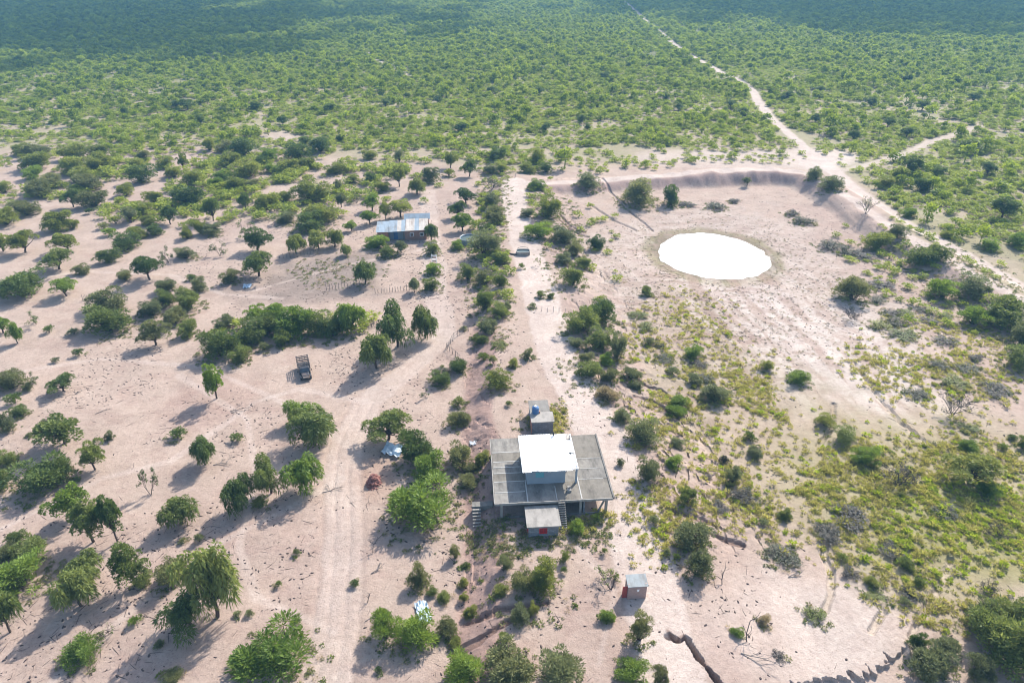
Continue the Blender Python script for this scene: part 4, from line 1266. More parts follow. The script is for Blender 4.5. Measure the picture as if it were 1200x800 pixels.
# every plant one can pick out: pixel x, lower edge, width, height, kind + colour [| label]
PLANTS = """
46 188 28 16 Ro;26 184 22 12 Rg;86 190 30 18 Rg;118 188 28 12 Ro;44 202 36 16 Rg;86 208 36 16 Rg;118 202 34 16 Rg;160 200 22 12 Rg;170 192 18 16 To;166 218 36 20 Rd;196 198 22 16 Rg;216 200 20 20 Tg;204 210 22 14 Rg;226 218 24 20 Rg
40 212 24 10 Rb;98 216 30 12 Ro;62 222 26 12 Ro;6 228 20 16 Rg;48 234 32 10 Ro;86 244 24 22 Td;110 246 34 16 Ro;148 232 24 16 Rg;104 226 32 12 Ro;182 240 24 14 Rg;220 244 36 26 Rd;200 264 24 22 Td;154 262 22 20 Tk;170 254 24 18 Rg;32 256 30 18 Ro;8 268 36 24 Rg;105 252 10 8 Bd
68 274 32 26 Rg;86 270 16 14 Rg;30 298 34 28 Tg;4 296 26 22 Tg;80 298 36 22 Tg;70 318 40 24 Tg;136 264 16 10 Bo;122 270 14 8 Bo;130 278 16 10 Bb;148 298 36 24 Rd;128 312 28 20 Rg;162 282 22 16 Rg;182 278 20 12 Rd;174 266 20 12 Rg;220 282 18 16 Rg;236 276 16 18 Rg;198 308 18 20 Sk;218 306 24 16 Rk
176 330 38 32 Td|dense round dark tree between scattered grey bushes near the left side;96 324 20 14 Ro;147 331 20 15 Ro
246 178 18 16 Rg;284 186 36 22 Rd;266 180 24 14 Ro;316 190 24 16 Rb;348 190 32 20 Rd;340 206 30 18 Rg;360 200 24 12 Rg;358 172 18 12 Td;376 180 30 16 Rd;306 198 22 16 Rd;318 204 18 12 Rb;290 212 38 16 Rg;262 216 24 16 Rb;270 198 30 14 Rg;255 220 18 12 Rb;278 226 24 18 Ro;296 222 16 12 Ro;360 214 14 10 Bg
394 206 24 12 Rg;414 216 18 12 Ro;436 216 16 14 Td;434 188 18 12 Rg;468 192 12 16 Tk;468 220 24 26 Tg;398 226 12 16 Tk;288 246 18 20 Td;250 260 22 28 Td;248 278 22 14 Rk;314 246 26 20 Rg;334 238 20 14 Rg;364 240 42 18 Rg;362 226 16 12 Rg;400 244 18 18 Tk;418 240 16 14 Dk;336 264 24 16 Rk;290 278 20 22 Sd
380 264 34 26 Rg;364 274 36 20 Rd;348 298 26 24 Wg;374 292 24 22 Wg;392 290 22 22 Wg;302 296 42 24 Td|dense dark green crown behind the brighter dome-shaped tree at the pen's corner;304 326 42 32 Tg|dome-shaped bright tree in front of a darker crown at the pen's corner;258 300 18 16 Sk;272 334 22 20 Ro;406 300 14 16 Wg;412 272 20 14 Tb;436 248 24 20 Tb;434 264 22 18 Tb;452 258 18 20 Tg;470 256 28 22 Tg;449 226 20 10 Rg;442 294 26 12 Rb;454 304 22 16 Rg;470 298 18 16 Tk;428 334 28 28 Wd
489 228 22 22 Wg;504 216 22 20 Rk;528 198 22 20 Tg;526 208 14 10 Bg;550 208 22 20 Td;582 190 26 18 Rd;574 206 16 12 Rk;588 204 20 12 Rg;630 194 22 20 Rg;618 204 20 10 Ro;640 204 16 14 Rd;658 190 14 14 Td;576 226 30 20 Dk;576 244 26 18 Rk;580 264 28 22 Ro;546 240 28 20 Td;536 256 22 20 Td;542 272 26 22 Tb
568 304 38 36 Fk|tall dark spiky bush standing beside the round stock tank;536 294 16 12 Rb;506 282 17 20 Wd;506 300 20 18 Rg;628 224 20 10 Rb;642 258 34 28 Rg;618 256 16 12 Rk;688 226 28 20 Fk;632 282 32 12 Fb;660 288 30 22 Rk;640 272 20 12 Ro;674 302 24 20 Ro;698 294 20 18 Rd;684 316 22 16 Rg;671 338 30 26 Rg;660 312 20 14 Rk;549 331 22 22 Rg;584 312 22 14 Rg;566 336 24 20 Ro;508 324 20 16 Rb;629 312 8 10 Sg;611 316 8 8 Bg
748 244 44 34 Fo|widest spiky olive shrub above the white pond, joined to a darker bush;786 243 24 26 Rd|dark bush against the right end of the wide olive shrub above the pond;875 219 12 11 Tk|lone tiny tree with dark base at the foot of the far embankment;838 246 24 10 Lk;804 243 20 6 Ln;860 238 14 6 Ln;953 222 18 16 Fk;928 254 18 9 Ln;940 264 24 11 Lk
972 233 26 20 Fk;1014 256 26 24 Dk;1050 214 22 18 Tg;1068 208 32 26 Td;1098 208 20 14 Rd;1080 226 22 18 Rd;1036 222 24 12 Ry;1134 182 28 18 Td;1156 206 22 16 Td;1174 258 34 26 Td|largest dark dome-crowned tree in the scrub at the right edge;1190 292 28 18 Rb;1026 296 30 24 Rg;1048 290 20 18 Rk;1078 318 36 26 Rg;1096 312 30 20 Rg;1064 256 16 12 Rb;1108 280 12 9 Rg;972 294 30 14 Lk;992 300 24 12 Lk;1012 304 28 9 Ln;1160 296 24 14 Rb
30 354 50 36 Rd|largest dark green dome shrub at the far left, below the two-tree row;78 349 32 24 Tb;0 350 16 22 Rk;43 380 18 16 Sk;58 392 12 11 Bd;4 392 26 20 Tb;21 403 18 26 Wb;87 394 14 9 Bk;128 372 46 20 Ro;128 396 50 32 Rg|thick dome shrub in front of an olive one, beside a short picket row;178 374 30 20 Rk;196 362 30 18 Rg;222 366 32 28 Rg;206 384 34 20 Ro;183 407 36 32 To;221 398 24 22 Rg;196 344 24 14 Rk;234 344 20 18 Rk;225 330 12 9 Bd;93 419 12 11 Bd;66 426 10 5 Bk;43 450 17 15 Sk;74 461 32 16 Td;14 464 40 28 Ro;18 476 18 16 Bd;34 460 12 12 Rk
300 384 34 26 Tb;320 386 40 30 Tb;312 400 46 34 Rg;295 408 34 24 Rg;347 398 48 38 Rb|brightest tall crown in the middle of the hedge behind the stake truck;375 398 40 32 Rg;412 390 34 36 Wb|bright drooping tree ending the right side of the hedge behind the truck;392 398 28 26 Rd;332 408 24 22 Rg;310 413 14 12 Bk;264 388 24 16 Rk;262 424 44 38 Rg|broad shrub at the left end of the hedge behind the truck;284 428 26 24 Rg;254 470 34 44 Tb|bright two-tiered tree left of the stake truck;442 434 40 44 Wg|drooping grey-stemmed tree standing alone right of the stake truck;466 408 46 54 Wd|big dark drooping tree behind the lone one right of the truck;498 398 32 38 Wg|slimmer drooping tree at the right of the big dark drooping one
486 343 14 18 Wk;506 344 20 20 Rg;586 338 20 20 Rg;568 366 22 26 Rg;586 376 28 18 Rg;594 368 12 14 Rk;570 394 28 22 Rk;562 406 16 14 Rg;550 372 6 5 Bk;544 388 9 6 Bk;537 440 24 20 Rd;516 440 20 10 Lk;516 454 26 12 Rd;566 424 14 12 Bg;578 428 11 12 Bo;586 408 20 7 Ly;619 423 13 14 Fk;601 432 12 12 Fy;584 460 33 25 Fy|rounded yellow-green shrub alone on the bank above the annex;537 479 17 12 Bg;499 466 12 10 Sk;596 477 9 8 Bg;634 350 11 10 Fg;646 351 9 8 Fg;624 362 9 7 Bk
682 396 42 34 Rg|left bright dome of the big shrub clump on the bank right of centre;704 382 38 32 Rd|rear dark crown of the big shrub clump on the bank right of centre;702 414 36 30 Rg;722 424 26 34 Rk;676 410 20 14 Rk;686 428 20 14 Ro;690 446 30 20 Rg;710 430 18 16 Rb;714 450 22 20 Ro;738 448 24 20 Fk;712 473 28 16 Fs
757 348 14 12 Rg;746 374 22 10 Lg;758 388 20 11 Lg;760 406 14 9 Bk;773 408 14 8 Lk;778 424 22 9 Lk;813 422 22 19 Rb|bright round bush left of a dark brush patch on the right slope;818 432 24 10 Ln;788 440 14 8 Bk;814 453 18 10 Rk;828 448 20 10 Lk;838 477 34 26 Fk;898 436 16 14 Fy;936 454 26 14 Fb;796 481 24 12 Rb;744 458 16 10 Rk
998 357 36 34 Fo|big olive shrub above a leafless purplish one, right of the pond;997 378 24 22 Dn|leafless purplish shrub directly in front of the big olive one right of the pond;1033 340 32 12 Ln;1028 356 20 9 Lk;1061 372 22 10 Lg;1044 370 20 8 Ln;1030 386 24 12 Ly;1048 382 22 12 Lk;1058 399 34 13 Lg;1080 367 18 8 Lk;1091 380 20 8 Ln;1109 374 16 8 Lg;1107 405 28 11 Ln;1142 424 18 9 Ln;1100 434 24 12 Lk;1134 438 28 12 Lk;1118 456 34 16 Ly;1166 464 36 15 Ln;1074 468 26 12 Lk;1116 497 46 38 Dn|wide leafless grey-brown shrub on the right slope, well below the pond;1104 354 34 28 Fb;1136 354 40 30 Rk;1140 386 36 28 Fb;1174 390 50 40 Rg|biggest green shrub by the right edge, level with the pond's outflow;1196 412 32 34 Rk;1192 438 40 32 Rg
24 492 22 12 Rd;8 510 24 26 Rk;59 490 14 11 Sk;76 526 62 38 Tg|broad flat-crowned bright tree above a big dark thicket at the left;112 554 38 36 Tg;130 518 12 12 Fk;54 586 66 48 Rd|big dark thicket below a flat-crowned bright tree at the left;72 568 32 32 Rg;10 550 28 22 Rg;4 578 24 24 Rg;35 513 8 5 Bk;209 518 20 16 Bd;241 546 32 34 Wd;213 616 42 34 Wg|small umbrella-shaped drooping tree alone on bare sand at the left;177 580 20 29 Sd|very thin sparse tree above the umbrella-shaped one on bare sand;90 610 50 42 Tb;110 640 50 48 Tg;138 638 32 52 Td;20 642 24 16 Rg;234 638 11 13 Bk;215 638 9 8 Bo
366 523 54 46 Wg|large drooping tree with clear trunk directly in front of the stake truck;352 496 40 28 Wb;278 520 16 13 Bd;318 580 40 46 Wg|tall middle tree of three drooping trees beside the sandy track;358 580 44 44 Wb|rightmost of three drooping trees beside the sandy track, dry branches under it;283 600 40 40 Wd|leftmost of three drooping trees beside the sandy track;306 598 20 16 Bg;455 520 54 38 Tg|spreading tree right of the sandy track, a blue sheet at its foot;488 549 42 42 Rd;502 571 42 36 Rb;495 628 78 56 Fb|widest feathery bright shrub left of the house, in front of a round bright one;537 503 28 20 Fo;537 552 34 32 Ro;551 557 20 16 Ro;566 545 20 15 Fy;549 576 26 18 Fo;675 629 18 18 Fb
752 523 36 34 Fk|large grey-green shrub right of the annex, along the bank path;730 497 22 18 Fk;758 569 28 32 Fk|oval grey-green shrub along the bank path, level with the house slab;727 548 10 10 Fk;794 525 17 13 Fk;790 552 22 14 Fb;804 594 20 24 Fg;790 491 26 12 Fb;870 590 30 17 Ln;858 570 20 22 Rk;842 600 24 12 Ln;828 563 13 9 Ln;878 518 15 13 Bg;884 539 20 14 Rk;766 616 13 12 Bk;810 650 42 38 Rk|dark grey-green shrub right of the outhouse, upper of two on the path edge;816 683 30 34 Fk|lower grey-green shrub of two on the path edge right of the outhouse;920 612 15 14 Fg;894 618 13 10 Bk;848 545 12 10 Bn
968 503 22 18 Fy;988 524 30 17 Rg;1052 582 54 42 Dn|bare grey tree with fine leafless twigs on the bright grass at the right;1134 570 58 38 Ty|spreading bright yellow-green shrub right of the bare grey tree;1158 588 28 18 Fb;1014 550 32 16 Fb;1175 529 11 9 Bg;1186 518 12 9 Bd;1198 528 14 16 Fg;1108 608 32 15 Lk;1168 637 32 18 Dn;996 617 46 19 Ln;968 637 36 20 Ln;1136 533 22 10 Fb;1134 508 24 12 Lg
36 662 38 24 Rg;8 662 30 22 Ro;26 704 62 44 Fb|feathery bright shrub at the left edge above a drooping tree;12 744 40 52 Wg|drooping tree cut by the left edge near the bottom;96 714 48 46 Wg;104 682 44 32 Wg;158 692 46 48 Tg;168 692 24 18 Rg;202 692 36 34 Ro;254 728 60 82 Wg|tallest drooping bright tree in the bottom left area, trunk in deep shade;225 738 58 42 Wd|dark lower crown leaning left off the tallest bright drooping tree;100 782 42 30 Fb|round bright bush alone near the bottom left corner;132 741 20 13 Sg;158 735 14 12 Bb;187 762 12 10 Bk;203 803 24 15 Fo
324 812 88 66 Fb|largest feathery bright shrub, cut by the bottom edge beside the sandy track;327 689 9 9 Bd;348 652 9 9 Bk;278 724 10 7 Bk;293 724 11 9 Bk;348 734 12 10 Bd;416 690 12 10 Bd;444 790 10 8 Bd;453 759 38 40 Fb|left half of the small forked pair of trees near the bottom, left of centre;487 765 46 42 Fb|right half of the small forked pair of trees, a blue sheet behind it
492 693 24 28 Fo;534 657 12 18 Fo;545 668 10 8 Bd;591 671 18 22 Fk;543 691 11 12 Fy;544 707 11 12 Fy;507 700 14 11 Fg;521 707 16 13 Fg;552 725 17 16 Fy;613 700 30 30 Ro|dark olive shrub touching a yellow-green one below the house;638 699 40 40 Fy|yellow-green shrub touching a dark olive one below the house;588 700 18 14 Fy;611 733 26 22 Fk;624 723 14 16 Fy;523 750 25 21 Fo;533 761 17 12 Fy;590 757 17 16 Fg;546 808 46 40 Fb|bright shrub at the bottom edge, left of a wider olive one;596 812 60 40 Ro|wide olive shrub at the bottom edge between bright and grey ones;658 812 50 46 Fk|pale grey feathery shrub at the bottom edge, right of the wide olive one
661 673 9 9 Bd;662 661 13 15 Fg;708 651 8 9 Bg;716 691 28 22 Sg;710 732 20 16 Fb;749 758 26 38 Fo|tall thin olive shrub in front of the outhouse;740 808 38 26 Fb;773 808 20 26 Fo;914 661 40 19 Lk;781 653 9 12 Bk;864 749 16 12 Fb;896 735 17 12 Fs;912 774 18 8 Ln;954 729 26 28 Lg
1044 656 32 16 Ln;987 659 13 11 Bg;1060 668 19 15 Fg;996 679 24 14 Ln;1022 691 18 12 Fy;1026 704 24 10 Ly;1076 687 14 11 Bg;1060 711 14 10 Bk;1066 703 26 12 Ln;1073 768 19 25 Fd|upright dark green shrub on the edge of the collapsed gully;1086 806 48 42 Rk;1104 780 34 30 Fk;1152 764 54 50 Rg;1184 800 64 62 Rg|biggest green shrub mass in the bottom right corner;1146 804 34 32 Fk;1152 742 38 36 Rk;1186 742 40 40 Rg;1160 704 28 22 Dn
575 110 13 8 Td;631 112 15 9 Td;708 94 13 8 Td;730 116 13 8 Td;639 156 16 12 Td;605 144 16 10 Td;540 156 18 11 Td;452 125 13 9 Td;513 122 14 9 Td;681 146 13 12 Td;688 154 12 9 Td;478 117 10 8 Td;1045 92 14 8 Td;1062 98 16 10 Td;921 118 16 11 Td;856 128 16 11 Td;870 136 14 10 Td;955 145 14 11 Td;1000 165 16 12 Td;1062 162 20 12 Td;1040 150 18 10 Td;1118 100 14 9 Td;1160 88 14 8 Td;1080 130 18 10 Td;1020 126 18 10 Td;780 118 12 8 Td;795 130 13 9 Td;220 130 20 11 Td;208 128 16 9 Td;148 138 10 12 Td;236 148 14 14 Td;300 130 16 10 Td;332 148 14 12 Td;386 132 16 9 Td;262 134 12 8 Td;398 168 12 10 Td;1140 120 16 9 Td;960 110 14 8 Td
"""
FAR_LABEL = 'dark tree crown standing up above the far green scrub'

LAND = [(650, 555, 'the concrete house'), (634, 488, 'the block annex'), (745, 690, 'the brick outhouse'), (355, 433, 'the stake truck'),
        (437, 563, 'the brick heap'), (835, 300, 'the white pond'), (470, 268, 'the tin-roofed farmhouse'), (550, 283, 'the stock tank'),
        (613, 295, 'the concrete trough'), (815, 765, 'the short dark gully'), (1010, 788, 'the collapsed gully edge'), (496, 716, 'the long blue sheet'),
        (461, 529, 'the crumpled blue sheet'), (385, 325, 'the grey dung-covered pen'), (303, 310, 'the pen-corner tree pair'), (1052, 565, 'the bare grey tree'),
        (1116, 480, 'the wide leafless shrub'), (966, 190, 'the sandy track junction'), (1120, 310, 'the right bank track'), (875, 216, 'the tiny embankment tree'),
        (30, 335, 'the far-left dome shrub'), (128, 380, 'the thick picket-row shrub'), (176, 315, 'the dense round dark tree'), (213, 600, 'the umbrella-shaped tree'),
        (60, 550, 'the dark thicket at left'), (250, 690, 'the tallest drooping tree'), (321, 560, 'the three drooping trees'), (442, 415, 'the lone drooping tree'),
        (345, 380, 'the hedge behind the truck'), (695, 385, 'the big bank clump'), (748, 228, 'the wide olive shrub'), (584, 450, 'the lone bank shrub'),
        (1174, 240, 'the right dome tree'), (998, 340, 'the big olive shrub'), (1184, 770, 'the bottom right shrub mass'), (638, 680, 'the yellow-green house shrub'),
        (813, 412, 'the bright slope bush'), (495, 600, 'the widest feathery shrub'), (366, 500, 'the truck-side tree'), (100, 770, 'the bottom-left bright bush'),
        (752, 505, 'the bank path shrub'), (810, 635, 'the path-edge shrub pair'), (40, 205, 'the pale clearing at far left'), (325, 165, 'the small sandy clearing'), (610, 212, 'the embankment\'s left end'),
        (160, 205, 'the upper-left shrub belt'), (420, 205, 'the farmhouse scrub edge'), (70, 250, 'the far-left shrub rows'), (1174, 380, 'the right-edge big shrub'), (1134, 555, 'the spreading bright shrub'), (940, 740, 'the bare sandy flat'), (800, 62, 'the long straight track'), (458, 80, 'the short far track'), (1118, 160, 'the right side track'), (895, 92, 'the pale track clearing'), (580, 120, 'the far centre crowns'), (690, 150, 'the mid-scrub dark crowns'), (220, 135, 'the far-left dark crowns'), (1060, 110, 'the far-right dark crowns'), (1000, 140, 'the scrub beside the junction')]

items = []
for ln in PLANTS.strip().splitlines():
    far_row = ln.startswith('575 110')
    for it in ln.split(';'):
        lab = None
        if '|' in it:
            it, lab = it.split('|')
        a = it.split()
        items.append([float(a[0]), float(a[1]), float(a[2]), float(a[3]), a[4][0], a[4][1], lab, far_row])

def size_word(w, kind):
    if kind == 'B':
        return 'tiny' if w < 11 else 'small'
    return 'small' if w < 17 else ('' if w < 33 else 'large')

for it in items:
    if it[6]:
        it.append('individual plants pointed out on the sand and the bank')
        continue
    if it[7]:
        it[8:] = []
    px, py, w, h = it[:4]
    cy = py - h / 2
    best = min(LAND, key=lambda l: (l[0] - px) ** 2 + (1.25 * (l[1] - cy)) ** 2 if abs(l[0] - px) + abs(l[1] - cy) > 14 else 1e9)
    dx, dy = px - best[0], cy - best[1]
    if abs(dx) > 2.2 * abs(dy):
        rel = 'right of' if dx > 0 else 'left of'
    elif abs(dy) > 2.2 * abs(dx):
        rel = 'below' if dy > 0 else 'above'
    else:
        rel = ('below' if dy > 0 else 'above') + '-' + ('right of' if dx > 0 else 'left of')
    it[6] = ' '.join((size_word(w, it[4]) + ' ' + CLOOK[it[5]] + ' ' + KLOOK[it[4]]).split()) + ' | ' + rel + ' ' + best[2]
    it.append({'tree': 'trees on the open sand', 'shrub': 'shrubs on the open sand and the bank', 'bush': 'small bushes on the sand', 'brush': 'low brush patches on the slopes'}[KNAME[it[4]][1]])
same = {}
for it in items:
    if ' | ' in it[6]:
        same.setdefault(it[6], []).append(it)
ORD = ['leftmost', 'second from left', 'third from left', 'fourth from left', 'fifth from left', 'sixth from left']
for k, v in same.items():
    a, b_ = k.split(' | ')
    n = len(v)
    if n == 1:
        v[0][6] = a + ' ' + b_
        continue
    v.sort(key=lambda q: q[0])
    word = {2: 'two', 3: 'three', 4: 'four', 5: 'five', 6: 'six'}.get(n, 'several')
    pl = a + 'es' if a.endswith(('sh', 'ch')) else a + 's'
    if a.endswith('brush'):
        pl = a + ' patches'
    for i, it in enumerate(v):
        o = ('left' if i == 0 else 'right') if n == 2 else ('rightmost' if i == n - 1 else ('middle' if n == 3 and i == 1 else ORD[min(i, 5)]))
        if 'from left' in o:
            o = o.replace(' from left', '')
            it[6] = '%s from left of %s %s %s' % (o, word, pl, b_)
        else:
            it[6] = '%s of %s %s %s' % (o, word, pl, b_)
for t_, q_ in __import__('collections').Counter(i_[6] for i_ in items).items():
    if q_ > 1 or len(t_.split()) > 16: print('LABEL', q_, len(t_.split()), t_)

pxs = np.array([it[0] for it in items])
pys = np.array([it[1] for it in items])
pw = np.array([it[2] for it in items])
ph = np.array([it[3] for it in items])
knd = [it[4] for it in items]
# step back from the visible lower edge to the plant's middle
theta = PITCH + np.arctan((pys - 400) / FPX)
back = np.array([{'W': .10, 'T': .16, 'S': .02}.get(k, .40) for k in knd])
wx, wy, wz = Gs(pxs, pys)
depth = wy * CP - (wz - H) * SP
scale = FPX / depth
wm = pw / scale
wy2 = wy + back * wm * np.where(np.array([k == 'L' for k in knd]), 0.8, 1.0)
wx2 = wx * (wy2 * CP - (wz - H) * SP) / depth
wz2 = terrain(wx2, wy2)
hm = (ph / scale - np.array([.30 if k in 'WTS' else .55 for k in knd]) * wm * np.sin(theta)) / np.cos(theta)
hm = np.maximum(hm, np.array([{'L': .16, 'W': .72, 'T': .62, 'S': .9, 'B': .55}.get(k, .55) for k in knd]) * wm)
hm = np.where(np.array([k == 'L' for k in knd]), np.minimum(hm, 0.30 * wm), hm)
for i, it in enumerate(items):
    kind, c = it[4], it[5]
    nm, cat = KNAME[kind]
    cmesh, tmesh = PROTO[kind][(i * 7 + int(it[0])) % NV[kind]]
    rz = random.random() * 6.283
    ax = random.uniform(.92, 1.08)
    root = empty(nm, (wx2[i], wy2[i], wz2[i]), rz, it[6], cat, it[8], (wm[i] * ax, wm[i] / ax, hm[i]))
    cr = bpy.data.objects.new('crown' if kind in 'WTS' else 'foliage', cmesh)
    COL.objects.link(cr)
    cr.parent = root
    cr.material_slots[0].link = 'OBJECT'
    if c in 'go' and it[1] < 300 and not it[7]:
        c = 'h' if (c == 'g' or i % 2) else c
    cr.material_slots[0].material = LM['v' if (kind == 'L' and c == 'k') else c]
    if it[2] >= 11:
        t_ = bpy.data.objects.new('trunk' if kind in 'WTS' else 'stems', tmesh)
        COL.objects.link(t_)
        t_.parent = root

# ------------------------------------------------------------------ masses nobody could count: instanced on points
def scatter(name, protos, X, Y, Z, rz, sc, idx, tilt=None):
    n = len(X)
    me = bpy.data.meshes.new(name)
    me.vertices.add(n)
    me.vertices.foreach_set('co', np.stack([X, Y, Z], 1).astype(np.float32).ravel())
    a = me.attributes.new('turn', 'FLOAT_VECTOR', 'POINT')
    t = np.zeros((n, 3), np.float32)
    t[:, 2] = rz
    if tilt is not None:
        t[:, 0] = tilt
    a.data.foreach_set('vector', t.ravel())
    a = me.attributes.new('size', 'FLOAT_VECTOR', 'POINT')
    a.data.foreach_set('vector', np.asarray(sc, np.float32).ravel())
    a = me.attributes.new('kind_index', 'INT', 'POINT')
    a.data.foreach_set('value', np.asarray(idx, np.int32))
    me.update()
    o = bpy.data.objects.new(name, me)
    COL.objects.link(o)
    src = bpy.data.collections.new(name + '_source')
    for i, p in enumerate(protos):
        q = bpy.data.objects.new('%s_form_%02d' % (name, i), p)
        src.objects.link(q)
    ng = bpy.data.node_groups.new(name + '_nodes', 'GeometryNodeTree')
    ng.interface.new_socket('Geometry', in_out='INPUT', socket_type='NodeSocketGeometry')
    ng.interface.new_socket('Geometry', in_out='OUTPUT', socket_type='NodeSocketGeometry')
    gi = ng.nodes.new('NodeGroupInput')
    go = ng.nodes.new('NodeGroupOutput')
    ci = ng.nodes.new('GeometryNodeCollectionInfo')
    ci.inputs['Collection'].default_value = src
    ci.inputs['Separate Children'].default_value = True
    ci.inputs['Reset Children'].default_value = True
    iop = ng.nodes.new('GeometryNodeInstanceOnPoints')
    iop.inputs['Pick Instance'].default_value = True
    def attr(nm, ty):
        x = ng.nodes.new('GeometryNodeInputNamedAttribute')
        x.data_type = ty
        x.inputs['Name'].default_value = nm
        return x.outputs['Attribute']
    e2r = ng.nodes.new('FunctionNodeEulerToRotation')
    L = ng.links
    L.new(gi.outputs[0], iop.inputs['Points'])
    L.new(ci.outputs[0], iop.inputs['Instance'])
    L.new(attr('kind_index', 'INT'), iop.inputs['Instance Index'])
    L.new(attr('turn', 'FLOAT_VECTOR'), e2r.inputs[0])
    L.new(e2r.outputs[0], iop.inputs['Rotation'])
    L.new(attr('size', 'FLOAT_VECTOR'), iop.inputs['Scale'])
    L.new(iop.outputs[0], go.inputs[0])
    md = o.modifiers.new('scatter', 'NODES')
    md.node_group = ng
    return tag(o, kind='stuff')

def scrub_form(seed, n, tall, mt, L=.13, Wd=.042):
    r = np.random.default_rng(seed)
    lob = []
    while len(lob) < 14:
        d = r.normal(size=3)
        d /= np.linalg.norm(d)
        if d[2] < (-.3 if tall else -.5):
            continue
        q = r.uniform(.4, 1)
        s = r.uniform(.11, .19)
        lob.append((d[0] * .36 * q, d[1] * .36 * q, max((.6 if tall else .36) + d[2] * (.3 if tall else .42) * q, .1), s, s, s))
    V, A = leaves(r, lob, n, L, Wd, 'out', .4)
    V = V * np.array([1, 1, 1.0])
    vs, fs = V.reshape(-1, 3), np.arange(n * 4).reshape(-1, 4)
    mts = [mt]
    if tall:
        tr = MB().tube([(0, 0, -.05), (0.02, 0, .5)], [.035, .02], 4)
        v2 = np.array(tr.v)
        f2 = np.array([f for f in tr.f if len(f) == 4])
        fs = np.concatenate([fs, f2 + len(vs)])
        vs = np.concatenate([vs, v2])
        A = np.concatenate([A, np.zeros(len(f2))])
    return arrmesh('scrub_form', vs, fs, mts, A)

def in_view(X, Y, mx=60, my=30):
    a, b = proj(X, Y, np.zeros_like(X))
    return (a > -mx) & (a < 1200 + mx) & (b > -40) & (b < 800 + my), a, b

def track_clear(X, Y, k=1.0):
    ok = np.ones(len(X), bool)
    for W, w, a in TRACKS[1:7]:
        ok &= pl_dist(X, Y, W)[0] > w * k + .6
    return ok

# far and middle scrub
NF = 95000
Yc = 110 + (1330 - 110) * np.sqrt(rng.random(NF * 2))
Xc = (rng.random(NF * 2) * 2 - 1) * (0.70 * Yc + 60)
ok, a, b = in_view(Xc, Yc, 90)
ey = np.interp(a, EDGE[:, 0], EDGE[:, 1])
nz = fbm(Xc / 40, Yc / 40, 3)
nz2 = fbm(Xc / 13 + 9, Yc / 13, 2)
dens = np.clip(0.62 + 0.38 * sstep((150 - b) / 90), 0, 1)
dens *= sstep((nz * .6 + nz2 * .4 - 0.33 + 0.30 * sstep((130 - b) / 60)) * 7 + .4)
dens *= sstep((ey - b) / 10 + .2)
gap = sstep((fbm(Xc / 18 + 60, Yc / 11, 3) - .55) * 12) * sstep((b - 70) / 60)
dens *= 1 - .65 * gap
sandy = ((a > 640) & (a < 965) & (b > 172)) | (np.hypot((a - 895) / 60, (b - 88) / 8) < 1) | (np.hypot((a - 325) / 26, (b - 165) / 14) < 1) | (np.hypot((a - 968) / 42, (b - 187) / 15) < 1) | ((a < 120) & (b > 165))
dens *= np.where(sandy, .12, 1)
keep = ok & (rng.random(len(Xc)) < dens * .70)
Xc, Yc, b = Xc[keep], Yc[keep], b[keep]
cl = track_clear(Xc, Yc, 1.05)
Xc, Yc, b = Xc[cl], Yc[cl], b[cl]
n = len(Xc)
wd = rng.uniform(2.4, 5.6, n) * (0.8 + 0.5 * rng.random(n) ** 3)
tall = rng.random(n) < .32
ht = np.where(tall, wd * rng.uniform(.75, 1.05, n), wd * rng.uniform(.5, .75, n))
scrub_protos = [scrub_form(900 + i, 300, False, M['scrubleaf']) for i in range(6)] + [scrub_form(950 + i, 300, True, M['scrubleaf']) for i in range(4)]
idx = np.where(tall, 6 + rng.integers(0, 4, n), rng.integers(0, 6, n))
scatter('far_scrub', scrub_protos, Xc, Yc, terrain(Xc, Yc) - .05, rng.random(n) * 6.283, np.stack([wd, wd, ht], 1), idx)
print('scrub', n)

# light green undergrowth between the scrub
NU = 150000
Yc = 110 + (620 - 110) * rng.random(NU) ** 0.8
Xc = (rng.random(NU) * 2 - 1) * (0.70 * Yc + 60)
ok, a, b = in_view(Xc, Yc, 60)
ey = np.interp(a, EDGE[:, 0], EDGE[:, 1])
nz = fbm(Xc / 22 + 3, Yc / 22, 3)
gapu = sstep((fbm(Xc / 18 + 60, Yc / 11, 3) - .55) * 12) * sstep((b - 70) / 60) * (b < 215)
dens = sstep((nz - 0.33) * 6 + .5) * sstep((ey - b) / 8 + .3)
dens = np.maximum(dens, .72 * sstep((290 - b - .12 * np.maximum(a - 150, 0)) / 60) * sstep((nz - .45) * 8 + .4) * (a < 560) * (b > 150))
def E(cx, cy, rx, ry, ang=0.0, soft=.6):
    c, s = math.cos(ang), math.sin(ang)
    dx, dy = a - cx, b - cy
    return sstep((1 - np.hypot((dx * c + dy * s) / rx, (-dx * s + dy * c) / ry)) / soft + .3)
dens = np.maximum.reduce([dens, .5 * E(577, 300, 24, 120), .30 * E(1095, 330, 120, 60, .5), .3 * E(695, 320, 40, 80), .4 * E(640, 255, 36, 40), .3 * E(350, 390, 110, 22), .25 * E(1160, 420, 50, 60)]) * np.where(gapu > .5, .35, 1)
dens *= np.where(((a > 640) & (a < 965) & (b > 172)) | (np.hypot((a - 968) / 42, (b - 187) / 15) < 1), .3, 1) * np.where((a < 120) & (b > 160), .3, 1)
keep = ok & (rng.random(NU) < dens * .66)
Xc, Yc = Xc[keep], Yc[keep]
cl = track_clear(Xc, Yc, 1.0)
Xc, Yc = Xc[cl], Yc[cl]
n = len(Xc)
wd = rng.uniform(1.2, 3.0, n)
a, b = proj(Xc, Yc, np.zeros(n))
wd *= np.where((b > 188) & (a < 560), 1.5, 1.0)
